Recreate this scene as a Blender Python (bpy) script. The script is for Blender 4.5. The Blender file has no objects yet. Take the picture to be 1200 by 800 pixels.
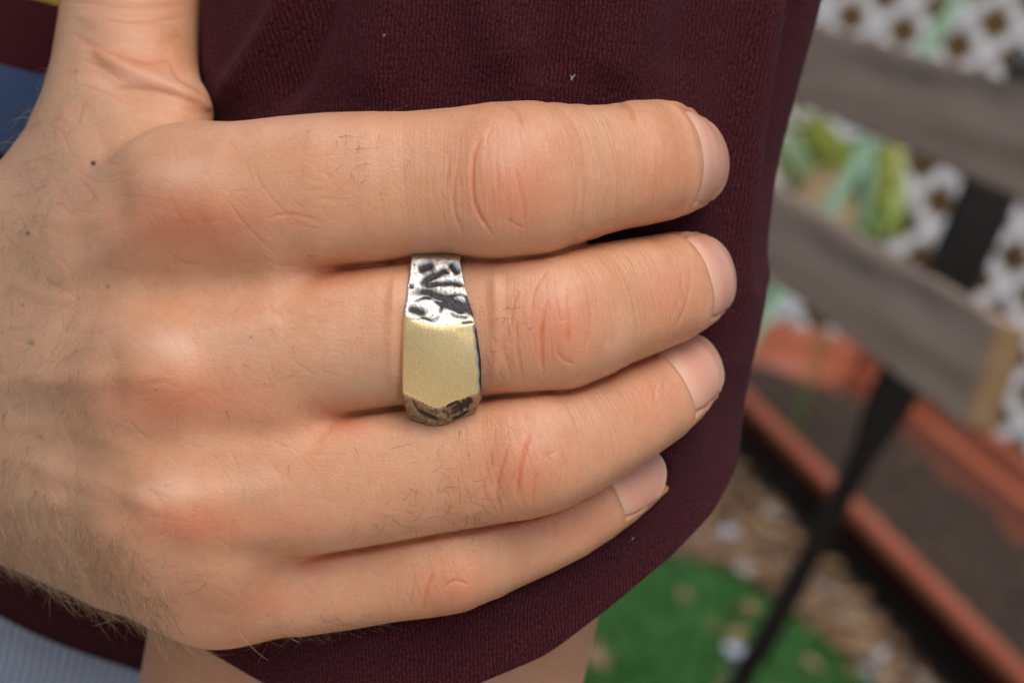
import bpy, bmesh, math, random
import numpy as np
import time
T0 = time.time()
from mathutils import Matrix, Vector

# ------------------------------------------------------------------ camera, sky, sun, exposure
SC = bpy.context.scene
COL = SC.collection
FPX, D0 = 2200.0, 256.0            # focal length in photo pixels (1200 wide), focus distance in mm
CAM_H = 1.0
PITCH, ROLL = math.radians(12.0), math.radians(15.0)

cam_d = bpy.data.cameras.new('camera')
cam = bpy.data.objects.new('camera', cam_d)
COL.objects.link(cam)
cam_d.sensor_width = 36.0
cam_d.lens = FPX / 1200.0 * 36.0
cam_d.clip_start, cam_d.clip_end = 0.01, 200.0
cam.matrix_world = (Matrix.Translation((0, 0, CAM_H)) @ Matrix.Rotation(math.pi / 2 - PITCH, 4, 'X')
                    @ Matrix.Rotation(ROLL, 4, 'Z'))
cam_d.dof.use_dof = True
cam_d.dof.focus_distance = D0 / 1000.0 - 0.004
cam_d.dof.aperture_fstop = 20.0
SC.camera = cam

SUN_EL, SUN_AZ = math.radians(62.0), math.radians(172.0)   # azimuth from +Y (away from camera), clockwise
world = bpy.data.worlds.new('World')
SC.world = world
world.use_nodes = True
wn = world.node_tree
bg = wn.nodes['Background']
sky = wn.nodes.new('ShaderNodeTexSky')
sky.sky_type = 'NISHITA'
sky.sun_disc = False
sky.sun_elevation = SUN_EL
sky.sun_rotation = SUN_AZ
sky.air_density, sky.dust_density, sky.ozone_density = 1.0, 4.0, 1.0
wn.links.new(sky.outputs[0], bg.inputs[0])
bg.inputs[1].default_value = 0.095
sun_d = bpy.data.lights.new('sun', 'SUN')
sun_d.energy, sun_d.angle, sun_d.color = 1.5, math.radians(40), (1.0, 0.94, 0.86)
sun = bpy.data.objects.new('sun', sun_d)
COL.objects.link(sun)
sdir = Vector((math.sin(SUN_AZ) * math.cos(SUN_EL), math.cos(SUN_AZ) * math.cos(SUN_EL), math.sin(SUN_EL)))
sun.rotation_euler = sdir.to_track_quat('Z', 'Y').to_euler()
SC.view_settings.view_transform = 'Standard'
SC.view_settings.look = 'None'
SC.view_settings.gamma = 1.0
SC.view_settings.use_curve_mapping = False
SC.view_settings.exposure = 0.27
SC.cycles.use_denoising = True
SC.cycles.max_bounces, SC.cycles.diffuse_bounces, SC.cycles.glossy_bounces = 5, 3, 3
SC.cycles.use_adaptive_sampling = True
SC.cycles.adaptive_threshold = 0.02

random.seed(4)
rng = np.random.default_rng(7)

# ------------------------------------------------------------------ frames
# The hand, the sleeve and the ring are modelled in millimetres in a frame whose origin lies 256 mm in front of
# the lens: X right, Y up in the picture, Z towards the lens; F maps it to world metres.
F = cam.matrix_world @ Matrix.Translation((0, 0, -D0 / 1000.0)) @ Matrix.Diagonal((0.001, 0.001, 0.001, 1.0))
FM = np.array(F)


def hp(px, py, z):
    s = (D0 - z) / FPX
    return np.array([(px - 600.0) * s, (400.0 - py) * s, z])


def topx(P):
    s = FPX / (D0 - P[:, 2])
    return 600.0 + P[:, 0] * s, 400.0 - P[:, 1] * s


def toworld(P):
    return P @ FM[:3, :3].T + FM[:3, 3]


def ray(px, py):
    d = np.array(cam.matrix_world.to_3x3()) @ np.array([(px - 600.0) / FPX, (400.0 - py) / FPX, -1.0])
    return d


CP = np.array([0, 0, CAM_H])


def on_z(px, py, z):
    r = ray(px, py)
    return CP + r * ((z - CAM_H) / r[2])


def on_plane(px, py, p0, n):
    r = ray(px, py)
    return CP + r * (np.dot(np.array(p0) - CP, n) / np.dot(r, n))


# ------------------------------------------------------------------ object helpers
def tag(o, label=None, cat=None, group=None, kind=None):
    for k, v in (('label', label), ('category', cat), ('group', group), ('kind', kind)):
        if v:
            o[k] = v
    return o


def empty(name, loc):
    o = bpy.data.objects.new(name, None)
    o.empty_display_size = 0.05
    o.location = loc
    COL.objects.link(o)
    return o


def link(o, parent=None):
    COL.objects.link(o)
    if parent is not None:
        o.parent = parent
        # children are built in world coordinates
        m = Matrix.Identity(4)
        p = parent
        while p is not None:
            m = Matrix.Translation(p.location) @ m
            p = p.parent
        o.location = -m.translation
        # nested: keep world identity
    return o


def mesh_obj(name, V, Fc, mat, parent=None, smooth=True, attrs=None, uv=None):
    me = bpy.data.meshes.new(name)
    V = np.asarray(V, dtype=np.float32)
    if isinstance(Fc, np.ndarray) or (Fc and isinstance(Fc[0], np.ndarray)):
        parts = [Fc] if isinstance(Fc, np.ndarray) else [f for f in Fc if len(f)]
        idx = np.concatenate([f.astype(np.int32).ravel() for f in parts])
        cnt = np.concatenate([np.full(len(f), f.shape[1], np.int32) for f in parts])
        me.vertices.add(len(V))
        me.vertices.foreach_set('co', V.ravel())
        me.loops.add(len(idx))
        me.loops.foreach_set('vertex_index', idx)
        me.polygons.add(len(cnt))
        me.polygons.foreach_set('loop_start', np.concatenate([[0], np.cumsum(cnt)[:-1]]).astype(np.int32))
        me.update(calc_edges=True)
    else:
        me.from_pydata([tuple(v) for v in V], [], [tuple(f) for f in Fc])
        me.update()
    if attrs:
        for n, a in attrs.items():
            a = np.asarray(a, dtype=np.float32)
            if a.ndim == 1:
                at = me.attributes.new(n, 'FLOAT', 'POINT')
                at.data.foreach_set('value', a)
            else:
                at = me.attributes.new(n, 'FLOAT_VECTOR', 'POINT')
                at.data.foreach_set('vector', a.ravel())
    if smooth:
        me.polygons.foreach_set('use_smooth', np.ones(len(me.polygons), dtype=bool))
    mats = mat if isinstance(mat, (list, tuple)) else [mat]
    for m in mats:
        me.materials.append(m)
    o = bpy.data.objects.new(name, me)
    link(o, parent)
    return o


def grid_faces(nu, nv, wrap_u=False):
    """quads of an nu x nv vertex grid, index = v*nu+u"""
    U = np.arange(nu if wrap_u else nu - 1)
    Vv = np.arange(nv - 1)
    u, v = np.meshgrid(U, Vv)
    u2 = (u + 1) % nu
    return np.stack([v * nu + u, v * nu + u2, (v + 1) * nu + u2, (v + 1) * nu + u], -1).reshape(-1, 4)


# ------------------------------------------------------------------ material helper
class Mat:
    def __init__(self, name, rough=0.6, col=(0.5, 0.5, 0.5)):
        self.m = bpy.data.materials.new(name)
        self.m.use_nodes = True
        self.t = self.m.node_tree
        self.b = self.t.nodes['Principled BSDF']
        self.b.inputs['Roughness'].default_value = rough
        self.b.inputs['Base Color'].default_value = (*col, 1)

    def n(self, typ, **kw):
        nd = self.t.nodes.new(typ)
        for k, v in kw.items():
            if hasattr(nd, k):
                setattr(nd, k, v)
            else:
                nd.inputs[k].default_value = v
        return nd

    def l(self, a, b):
        self.t.links.new(a, b)

    def setb(self, **kw):
        for k, v in kw.items():
            self.b.inputs[k.replace('_', ' ')].default_value = v

    def attr(self, name):
        return self.n('ShaderNodeAttribute', attribute_name=name)

    def coords(self):
        return self.n('ShaderNodeTexCoord').outputs['Object']

    def noise(self, vec, scale, detail=4, rough=0.55, dist=0.0):
        nd = self.n('ShaderNodeTexNoise')
        nd.inputs['Scale'].default_value = scale
        nd.inputs['Detail'].default_value = detail
        nd.inputs['Roughness'].default_value = rough
        nd.inputs['Distortion'].default_value = dist
        if vec is not None:
            self.l(vec, nd.inputs['Vector'])
        return nd.outputs['Fac']

    def vscale(self, vec, s):
        nd = self.n('ShaderNodeVectorMath', operation='MULTIPLY')
        self.l(vec, nd.inputs[0])
        nd.inputs[1].default_value = s
        return nd.outputs[0]

    def math(self, op, a, b=None, c=None, clamp=False):
        nd = self.n('ShaderNodeMath', operation=op)
        nd.use_clamp = clamp
        for i, x in enumerate((a, b, c)):
            if x is None:
                continue
            if isinstance(x, (int, float)):
                nd.inputs[i].default_value = x
            else:
                self.l(x, nd.inputs[i])
        return nd.outputs[0]

    def ramp(self, fac, stops):
        nd = self.n('ShaderNodeValToRGB')
        e = nd.color_ramp.elements
        while len(e) < len(stops):
            e.new(0.5)
        for el, (p, c) in zip(e, stops):
            el.position = p
            el.color = (*c, 1) if len(c) == 3 else c
        self.l(fac, nd.inputs[0])
        return nd.outputs[0]

    def mix(self, fac, a, b, blend='MIX'):
        nd = self.n('ShaderNodeMix', data_type='RGBA', blend_type=blend)
        for i, x in ((0, fac), (6, a), (7, b)):
            if isinstance(x, (int, float)):
                nd.inputs[i].default_value = x
            elif isinstance(x, tuple):
                nd.inputs[i].default_value = (*x, 1)
            else:
                self.l(x, nd.inputs[i])
        return nd.outputs[2]

    def mapr(self, v, a, b, c=0.0, d=1.0):
        nd = self.n('ShaderNodeMapRange')
        self.l(v, nd.inputs[0])
        for i, x in enumerate((a, b, c, d)):
            nd.inputs[i + 1].default_value = x
        return nd.outputs[0]

    def bump(self, h, dist, strength=1.0, prev=None):
        nd = self.n('ShaderNodeBump')
        nd.inputs['Distance'].default_value = dist
        nd.inputs['Strength'].default_value = strength
        self.l(h, nd.inputs['Height'])
        if prev is not None:
            self.l(prev, nd.inputs['Normal'])
        return nd.outputs[0]

    def color(self, c):
        self.l(c, self.b.inputs['Base Color'])

    def normal(self, nrm):
        self.l(nrm, self.b.inputs['Normal'])

    def rough(self, r):
        self.l(r, self.b.inputs['Roughness'])


# ------------------------------------------------------------------ materials: skin, nail, cloth, metal
def skin_material():
    M = Mat('skin', 0.5)
    P = M.attr('hp').outputs['Vector']          # millimetres
    red = M.attr('red').outputs['Fac']
    crease = M.attr('crease').outputs['Fac']
    wr = M.attr('wr').outputs['Fac']
    fs = M.attr('fs').outputs['Vector']         # along, across the finger in mm
    tan = M.attr('tan').outputs['Fac']
    n1 = M.noise(P, 0.11, 3, 0.6)
    n2 = M.noise(P, 0.8, 3, 0.6)
    n3 = M.noise(P, 3.2, 2, 0.6)
    base = M.mix(M.mapr(n1, 0.3, 0.7), (0.57, 0.265, 0.135), (0.63, 0.333, 0.195))
    base = M.mix(M.mapr(tan, 0, 1, 0, 0.8), base, (0.345, 0.222, 0.140))
    base = M.mix(M.mapr(red, 0, 1, 0, 0.95), base, (0.62, 0.205, 0.105))
    base = M.mix(M.mapr(n2, 0.45, 0.75, 0, 0.38), base, (0.60, 0.23, 0.13))
    base = M.mix(M.mapr(n2, 0.45, 0.25, 0, 0.25), base, (0.62, 0.38, 0.22))
    base = M.mix(M.mapr(n3, 0.55, 0.8, 0, 0.25), base, (0.72, 0.46, 0.33))
    base = M.mix(M.mapr(n3, 0.45, 0.25, 0, 0.28), base, (0.40, 0.18, 0.10))
    pale = M.attr('pale').outputs['Fac']
    base = M.mix(M.mapr(pale, 0, 1, 0, 0.6), base, (0.74, 0.48, 0.36))
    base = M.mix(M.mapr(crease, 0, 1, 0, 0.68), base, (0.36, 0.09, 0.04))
    mole = M.attr('mole').outputs['Fac']
    base = M.mix(mole, base, (0.07, 0.025, 0.015))
    M.color(base)
    # fine relief: cells, cross lines, transverse finger lines
    vo = M.n('ShaderNodeTexVoronoi', feature='DISTANCE_TO_EDGE')
    vo.inputs['Scale'].default_value = 1.25
    warp = M.n('ShaderNodeVectorMath', operation='ADD')
    nz = M.n('ShaderNodeTexNoise')
    nz.inputs['Scale'].default_value = 0.7
    nz.inputs['Detail'].default_value = 2
    M.l(P, nz.inputs['Vector'])
    M.l(M.vscale(P, (0.8, 1.3, 0.8)), warp.inputs[0])
    M.l(nz.outputs['Color'], warp.inputs[1])
    M.l(warp.outputs[0], vo.inputs['Vector'])
    cells = M.mapr(vo.outputs['Distance'], 0.0, 0.22)
    lines = M.noise(M.vscale(fs, (2.3, 0.13, 0.13)), 1.0, 2, 0.55, 0.12)
    rot = M.n('ShaderNodeVectorRotate', rotation_type='Z_AXIS')
    rot.inputs['Angle'].default_value = math.radians(38)
    M.l(P, rot.inputs['Vector'])
    cr1 = M.noise(M.vscale(rot.outputs[0], (0.55, 5.5, 0.9)), 1.0, 2, 0.6, 0.3)
    rot2 = M.n('ShaderNodeVectorRotate', rotation_type='Z_AXIS')
    rot2.inputs['Angle'].default_value = math.radians(-52)
    M.l(P, rot2.inputs['Vector'])
    cr2 = M.noise(M.vscale(rot2.outputs[0], (0.6, 6.2, 0.9)), 1.0, 2, 0.6, 0.3)
    hgt = M.math('ADD', M.math('MULTIPLY', cells, 0.022), M.math('MULTIPLY', M.math('MULTIPLY', lines, wr), 0.30))
    hgt = M.math('ADD', hgt, M.math('MULTIPLY', M.math('ADD', cr1, cr2), 0.055))
    M.normal(M.bump(hgt, 0.001, 0.9))
    M.rough(M.mapr(n2, 0.3, 0.7, 0.40, 0.52))
    M.b.subsurface_method = 'BURLEY'
    M.setb(Subsurface_Weight=0.75, Subsurface_Scale=0.0021, Subsurface_Radius=(1.0, 0.36, 0.2), Specular_IOR_Level=0.5)
    return M.m


def nail_material():
    M = Mat('nail', 0.3)
    a = M.attr('nail').outputs['Vector']        # x: 0 cuticle .. 1 free edge, y: lateral -1..1
    sp = M.n('ShaderNodeSeparateXYZ')
    M.l(a, sp.inputs[0])
    ridg = M.noise(M.vscale(a, (1.0, 22.0, 1.0)), 1.0, 2)
    c = M.mix(M.mapr(sp.outputs[0], 0.02, 0.22), (0.78, 0.52, 0.39), (0.70, 0.34, 0.235))
    c = M.mix(M.mapr(sp.outputs[0], 0.93, 0.965), c, (0.62, 0.47, 0.27))
    c = M.mix(M.mapr(ridg, 0.3, 0.7, 0, 0.25), c, (0.66, 0.38, 0.27))
    M.color(c)
    M.normal(M.bump(ridg, 0.00006, 0.5))
    M.setb(Subsurface_Weight=0.3, Subsurface_Scale=0.001, Subsurface_Radius=(1.0, 0.4, 0.25), Specular_IOR_Level=0.38)
    M.rough(M.mapr(ridg, 0.2, 0.8, 0.27, 0.36))
    return M.m


def knit_material(name, print_stripes=False):
    M = Mat(name, 0.95)
    uv = M.attr('uvm').outputs['Vector']         # mm around, mm along
    sp = M.n('ShaderNodeSeparateXYZ')
    nz = M.noise(uv, 0.35, 2)
    M.l(uv, sp.inputs[0])
    u = M.math('ADD', sp.outputs[0], M.math('MULTIPLY', nz, 0.9))
    rib = M.math('SINE', M.math('MULTIPLY', u, 2 * math.pi / 0.66))
    # stitches along each rib
    st = M.math('SINE', M.math('ADD', M.math('MULTIPLY', sp.outputs[1], 2 * math.pi / 0.75), M.math('MULTIPLY', rib, 1.2)))
    fl = M.noise(M.vscale(uv, (3.6, 1.6, 1)), 1.0, 3, 0.75)
    fl2 = M.noise(M.vscale(uv, (5.0, 3.0, 1)), 1.0, 2, 0.7)
    big = M.noise(uv, 0.05, 2)
    c = M.mix(M.mapr(fl, 0.42, 0.58), (0.005, 0.002, 0.0035), (0.086, 0.0115, 0.018))
    c = M.mix(M.mapr(fl2, 0.54, 0.68, 0, 0.85), c, (0.19, 0.028, 0.038))
    c = M.mix(M.mapr(fl2, 0.36, 0.25, 0, 0.7), c, (0.006, 0.004, 0.007))
    c = M.mix(M.mapr(rib, -0.9, 0.1, 0.55, 0.0), c, (0.004, 0.0015, 0.003))
    if print_stripes:
        inb = M.math('MULTIPLY', M.math('GREATER_THAN', sp.outputs[1], -9.0), M.math('LESS_THAN', sp.outputs[1], 7.5))
        c = M.mix(inb, c, M.mix(M.mapr(fl2, 0.35, 0.65), (0.03, 0.065, 0.16), (0.075, 0.115, 0.22)))
        iny = M.math('MULTIPLY', M.math('GREATER_THAN', sp.outputs[1], 21.0), M.math('LESS_THAN', sp.outputs[1], 60.0))
        c = M.mix(iny, c, M.mix(M.mapr(fl2, 0.35, 0.65), (0.32, 0.2, 0.02), (0.5, 0.33, 0.05)))
        in2 = M.math('MULTIPLY', M.math('GREATER_THAN', sp.outputs[1], -23.0), M.math('LESS_THAN', sp.outputs[1], -16.0))
        c = M.mix(in2, c, (0.10, 0.115, 0.15))
    M.color(c)
    h = M.math('ADD', M.math('MULTIPLY', rib, 0.5), M.math('MULTIPLY', st, 0.08))
    b = M.bump(h, 0.00022, 0.9)
    b = M.bump(fl2, 0.00022, 0.7, b)
    M.normal(b)
    M.setb(Sheen_Weight=0.06, Sheen_Roughness=0.5, Specular_IOR_Level=0.15)
    M.b.inputs['Sheen Tint'].default_value = (0.75, 0.35, 0.42, 1)
    return M.m


def gold_material():
    M = Mat('brushed_gold', 0.36)
    P = M.attr('hp').outputs['Vector']
    b = M.noise(M.vscale(P, (9.0, 0.9, 0.9)), 1.0, 4, 0.7)
    b2 = M.noise(M.vscale(P, (0.8, 8.0, 8.0)), 1.0, 4, 0.7)
    sp = M.noise(P, 2.2, 4, 0.75)
    c = M.mix(M.mapr(sp, 0.35, 0.7), (0.98, 0.68, 0.31), (1.0, 0.76, 0.40))
    M.color(c)
    M.setb(Metallic=1.0)
    M.rough(M.mapr(b, 0.3, 0.7, 0.22, 0.34))
    n = M.bump(b, 0.00006, 0.8)
    n = M.bump(b2, 0.00004, 0.7, n)
    M.setb(Anisotropic=0.5)
    M.normal(n)
    return M.m


def silver_material():
    M = Mat('oxidised_silver', 0.4)
    P = M.attr('hp').outputs['Vector']
    g = M.attr('groove').outputs['Fac']
    n1 = M.noise(P, 1.6, 5, 0.7, 0.6)
    n2 = M.noise(P, 0.5, 2)
    c = M.mix(M.mapr(n2, 0.45, 0.7), (0.72, 0.72, 0.73), (0.72, 0.68, 0.58))
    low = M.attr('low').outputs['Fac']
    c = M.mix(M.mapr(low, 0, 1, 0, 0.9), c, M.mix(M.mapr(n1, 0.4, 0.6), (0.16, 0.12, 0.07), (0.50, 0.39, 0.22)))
    dark = M.math('MAXIMUM', M.mapr(g, 0.25, 0.85), M.mapr(n1, 0.6, 0.68, 0, 0.75))
    c = M.mix(dark, c, (0.035, 0.034, 0.04))
    M.color(c)
    M.l(M.mapr(dark, 0, 1, 1.0, 0.55), M.b.inputs['Metallic'])
    M.rough(M.mapr(n1, 0.3, 0.7, 0.28, 0.5))
    M.normal(M.bump(n1, 0.00025, 0.6))
    return M.m


SKIN = skin_material()
NAIL = nail_material()
KNIT = knit_material('maroon_knit')
KNIT_PRINT = knit_material('maroon_knit_print', True)
GOLD = gold_material()
SILVER = silver_material()


# ------------------------------------------------------------------ signed distance tools
def catmull(C, n):
    C = np.asarray(C, float)
    E = np.vstack([2 * C[0] - C[1], C, 2 * C[-1] - C[-2]])
    out = []
    m = len(C) - 1
    for t in np.linspace(0, m - 1e-9, n):
        i = int(t)
        u = t - i
        p0, p1, p2, p3 = E[i], E[i + 1], E[i + 2], E[i + 3]
        out.append(0.5 * ((2 * p1) + (-p0 + p2) * u + (2 * p0 - 5 * p1 + 4 * p2 - p3) * u * u
                          + (-p0 + 3 * p1 - 3 * p2 + p3) * u ** 3))
    return np.array(out)


def smin(a, b, k):
    k = np.maximum(k, 1e-4)
    h = np.maximum(k - np.abs(a - b), 0.0) / k
    return np.minimum(a, b) - h * h * k * 0.25


def sstep(x, a, b):
    t = np.clip((x - a) / (b - a), 0, 1)
    return t * t * (3 - 2 * t)


class Chain:
    """swept limb: nodes (px, py, z mm, radius mm), oval section (thick = depth / width)"""

    def __init__(self, nodes, n=14, thick=0.9, up=(0, 0, 1), sq=0.0):
        C = np.array([[*hp(a, b, z), r] for a, b, z, r in nodes])
        Q = catmull(C, n)
        self.c, self.r = Q[:, :3], Q[:, 3]
        self.thick = thick
        self.sqn = sq
        T = np.gradient(self.c, axis=0)
        T /= np.linalg.norm(T, axis=1)[:, None]
        N = np.array(up, float)[None] - T * (T @ np.array(up, float))[:, None]
        N /= np.linalg.norm(N, axis=1)[:, None]
        self.T, self.N = T, N
        self.L = np.cross(N, T)          # for a finger pointing right, L points up in the picture
        fr_ = np.linspace(0, 1, len(self.c))
        self.sqv = sq * (1 - sstep(fr_, 0.62, 0.85))
        seg = np.linalg.norm(np.diff(self.c, axis=0), axis=1)
        self.s = np.concatenate([[0], np.cumsum(seg)])
        R = self.r.max() + 16
        self.lo, self.hi = self.c.min(0) - R, self.c.max(0) + R

    def eval(self, P, full=False):
        m = np.all((P > self.lo) & (P < self.hi), axis=1)
        D = np.full(len(P), 60.0, np.float32)
        Q = P[m]
        best = np.full(len(Q), 1e9)
        acc = np.zeros((len(Q), 3)); wsum = np.zeros(len(Q)) + 1e-12
        for i in range(len(self.c) - 1):
            a, b = self.c[i], self.c[i + 1]
            ab = b - a
            t = np.clip((Q - a) @ ab / (ab @ ab), 0, 1)
            q = Q - a - t[:, None] * ab
            Nv = self.N[i] + (self.N[i + 1] - self.N[i]) * 0.5
            Nv = Nv / np.linalg.norm(Nv)
            nn = q @ Nv
            ut = ab / np.linalg.norm(ab)
            qt2 = (q @ ut) ** 2
            n2 = (nn / self.thick) ** 2
            l2 = np.maximum((q * q).sum(1) - nn * nn - qt2, 0)
            sq = self.sqv[i]
            if sq > 0:
                rad = (1 - sq) * np.sqrt(l2 + n2) + sq * np.sqrt(np.sqrt(l2 * l2 + n2 * n2))
                d = np.sqrt(rad * rad + qt2)
            else:
                d = np.sqrt(l2 + n2 + qt2)
            d = d - (self.r[i] + t * (self.r[i + 1] - self.r[i]))
            k = d < best
            best = np.where(k, d, best)
            if full:
                Lv = np.cross(Nv, ab / np.linalg.norm(ab))
                tu = (Q - a) @ ab / (ab @ ab)
                if i > 0:
                    tu = np.maximum(tu, 0 - 0.3)
                if i < len(self.c) - 2:
                    tu = np.minimum(tu, 1.3)
                w = np.exp(-2.2 * np.clip(d, -12, 14))
                acc += np.stack([self.s[i] + tu * (self.s[i + 1] - self.s[i]), q @ Lv, nn], 1) * w[:, None]
                wsum += w
        D[m] = best
        if full:
            S = np.zeros((len(P), 3)); S[m] = acc / wsum[:, None]
            return D, S, m
        return D


INDEX = Chain([(215, 236, -11, 9.6), (300, 227, -5.5, 10.2), (400, 223, -2.5, 10.7), (500, 215, -1.5, 9.9), (600, 212, 0.1, 10.8),
               (660, 205, -2.6, 9.7), (710, 198, -5.6, 8.8), (764, 189, -9.2, 8.7), (793, 190, -16.5, 7.5), (806, 194, -25, 5.8)], 20, 0.92, sq=0.4)
MIDDLE = Chain([(195, 446, -10, 9.8), (300, 421, -6.5, 10.0), (400, 400, -5, 10.3), (500, 388, -4.4, 10.1), (580, 381, -3.8, 9.8), (650, 376, -3.1, 9.8),
                (710, 358, -6.8, 8.8), (776, 340, -12, 8.0), (806, 328, -19, 7.1), (813, 327, -27, 5.6)], 19, 0.92, sq=0.4)
RING_F = Chain([(205, 602, -11, 9.3), (300, 583, -7.5, 9.3), (400, 564, -6, 9.5), (500, 549, -5.4, 9.3), (580, 538, -4.8, 8.8), (635, 527, -4.4, 8.8),
                (700, 501, -8.4, 7.7), (762, 466, -14, 7.2), (795, 441, -19.5, 6.4), (803, 434, -27, 5.1)], 19, 0.92, sq=0.4)
PINKY = Chain([(252, 680, -17, 8.2), (350, 681, -13, 7.8), (450, 667, -11, 7.5), (530, 652, -9.4, 7.7), (595, 633, -11.2, 6.7), (660, 606, -13.5, 6.3),
               (716, 573, -17, 5.8), (748, 554, -23, 5.0)], 15, 0.92, sq=0.4)
FINGERS = [INDEX, MIDDLE, RING_F, PINKY]
META = [Chain([(222, 236, -11.5, 9.2), (110, 285, -19, 9.6), (-40, 345, -36, 11.5), (-190, 380, -60, 13.5)], 7, 0.9),
        Chain([(200, 446, -11, 9.2), (90, 435, -18, 9.6), (-60, 430, -34, 11.5), (-210, 425, -58, 14)], 7, 0.9),
        Chain([(210, 602, -12, 8.9), (95, 565, -19, 9.2), (-50, 510, -35, 10.5), (-200, 470, -58, 13)], 7, 0.9),
        Chain([(255, 680, -18, 8.2), (140, 645, -23, 9.0), (-10, 560, -38, 10.5), (-190, 505, -60, 12.5)], 7, 0.9)]
PALM = [Chain([(260, 300, -22, 9), (60, 380, -32, 12), (-120, 420, -52, 14)], 8),
        Chain([(270, 560, -22, 9), (60, 520, -32, 12), (-120, 470, -52, 14)], 8),
        Chain([(-120, 432, -52, 18), (-330, 430, -78, 20), (-620, 450, -110, 24)], 10, 0.8)]
THUMB = Chain([(-40, 350, -40, 13.0), (75, 250, -36, 12.0), (135, 140, -35, 11.8), (151, 40, -40, 11.2), (163, -70, -47, 10.8), (190, -190, -55, 10.2), (225, -300, -60, 9.0)], 13, 0.95)
WEB = Chain([(150, 215, -25, 9.0), (190, 175, -24, 6.0), (205, 135, -27, 5.0)], 6)
GAPS = [375.0, 388.0, 345.0]


def hand_sdf(P):
    px, py = topx(P)
    ds = [c.eval(P) for c in FINGERS]
    d = ds[0]
    for i in range(1, 4):
        xc = GAPS[i - 1]
        k = 9.0 * sstep(px, xc + 30, xc - 75) + 0.6
        d = smin(d, ds[i], k)
    m = META[0].eval(P)
    for c in META[1:]:
        m = smin(m, c.eval(P), 10.0)
    for c in PALM:
        m = smin(m, c.eval(P), 12.0)
    t = THUMB.eval(P)
    w = WEB.eval(P)
    m = smin(m, w, 8.0)
    m = smin(m, t, 11.0)
    return smin(d, m, 7.0)


def surface_nets(fn, lo, hi, h, block=14):
    n = np.ceil((hi - lo) / h).astype(int) + 1
    G = np.empty(n, np.float32)
    half = block * h / 2
    bl = [range(0, n[i], block) for i in range(3)]
    cent = np.array([[lo[0] + (a + block / 2) * h, lo[1] + (b + block / 2) * h, lo[2] + (c + block / 2) * h]
                     for a in bl[0] for b in bl[1] for c in bl[2]])
    dc = fn(cent)
    q = 0
    thr = half * 1.75 * 1.15 + 0.6
    for a in bl[0]:
        for b in bl[1]:
            for c in bl[2]:
                A, B, Cc = min(a + block, n[0]), min(b + block, n[1]), min(c + block, n[2])
                if abs(dc[q]) > thr:
                    G[a:A, b:B, c:Cc] = dc[q]
                else:
                    X, Y, Z = np.meshgrid(lo[0] + h * np.arange(a, A), lo[1] + h * np.arange(b, B), lo[2] + h * np.arange(c, Cc), indexing='ij')
                    G[a:A, b:B, c:Cc] = fn(np.stack([X.ravel(), Y.ravel(), Z.ravel()], 1)).reshape(X.shape)
                q += 1
    S = G < 0
    cs = tuple(k - 1 for k in n)
    acc = np.zeros((*cs, 3), np.float32)
    cnt = np.zeros(cs, np.float32)
    corners = [(i, j, k) for i in (0, 1) for j in (0, 1) for k in (0, 1)]
    sub = lambda A, o: A[o[0]:o[0] + cs[0], o[1]:o[1] + cs[1], o[2]:o[2] + cs[2]]
    for o in corners:
        for ax in range(3):
            if o[ax]:
                continue
            p = list(o); p[ax] = 1
            a, b = sub(G, o), sub(G, p)
            x = sub(S, o) != sub(S, p)
            t = np.where(x, a / np.where(x, a - b, 1), 0)
            for d in range(3):
                acc[..., d] += np.where(x, o[d] + (t if d == ax else 0), 0)
            cnt += x
    act = cnt > 0
    idx = np.full(cs, -1, np.int64)
    idx[act] = np.arange(act.sum())
    ii = np.argwhere(act)
    V = lo + h * (ii + acc[act] / cnt[act][:, None])
    Fs = []
    for ax in range(3):
        a = S.take(range(0, n[ax] - 1), ax)
        b = S.take(range(1, n[ax]), ax)
        E = np.argwhere(a != b)
        o1, o2 = (ax + 1) % 3, (ax + 2) % 3
        E = E[(E[:, o1] > 0) & (E[:, o2] > 0) & (E[:, o1] < n[o1] - 1) & (E[:, o2] < n[o2] - 1)]
        inside = S[E[:, 0], E[:, 1], E[:, 2]]
        q = []
        for d1, d2 in ((-1, -1), (0, -1), (0, 0), (-1, 0)):
            e = E.copy(); e[:, o1] += d1; e[:, o2] += d2
            q.append(idx[e[:, 0], e[:, 1], e[:, 2]])
        q = np.stack(q, 1)
        q[~inside] = q[~inside][:, ::-1]
        Fs.append(q)
    return V, np.vstack(Fs)


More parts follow.
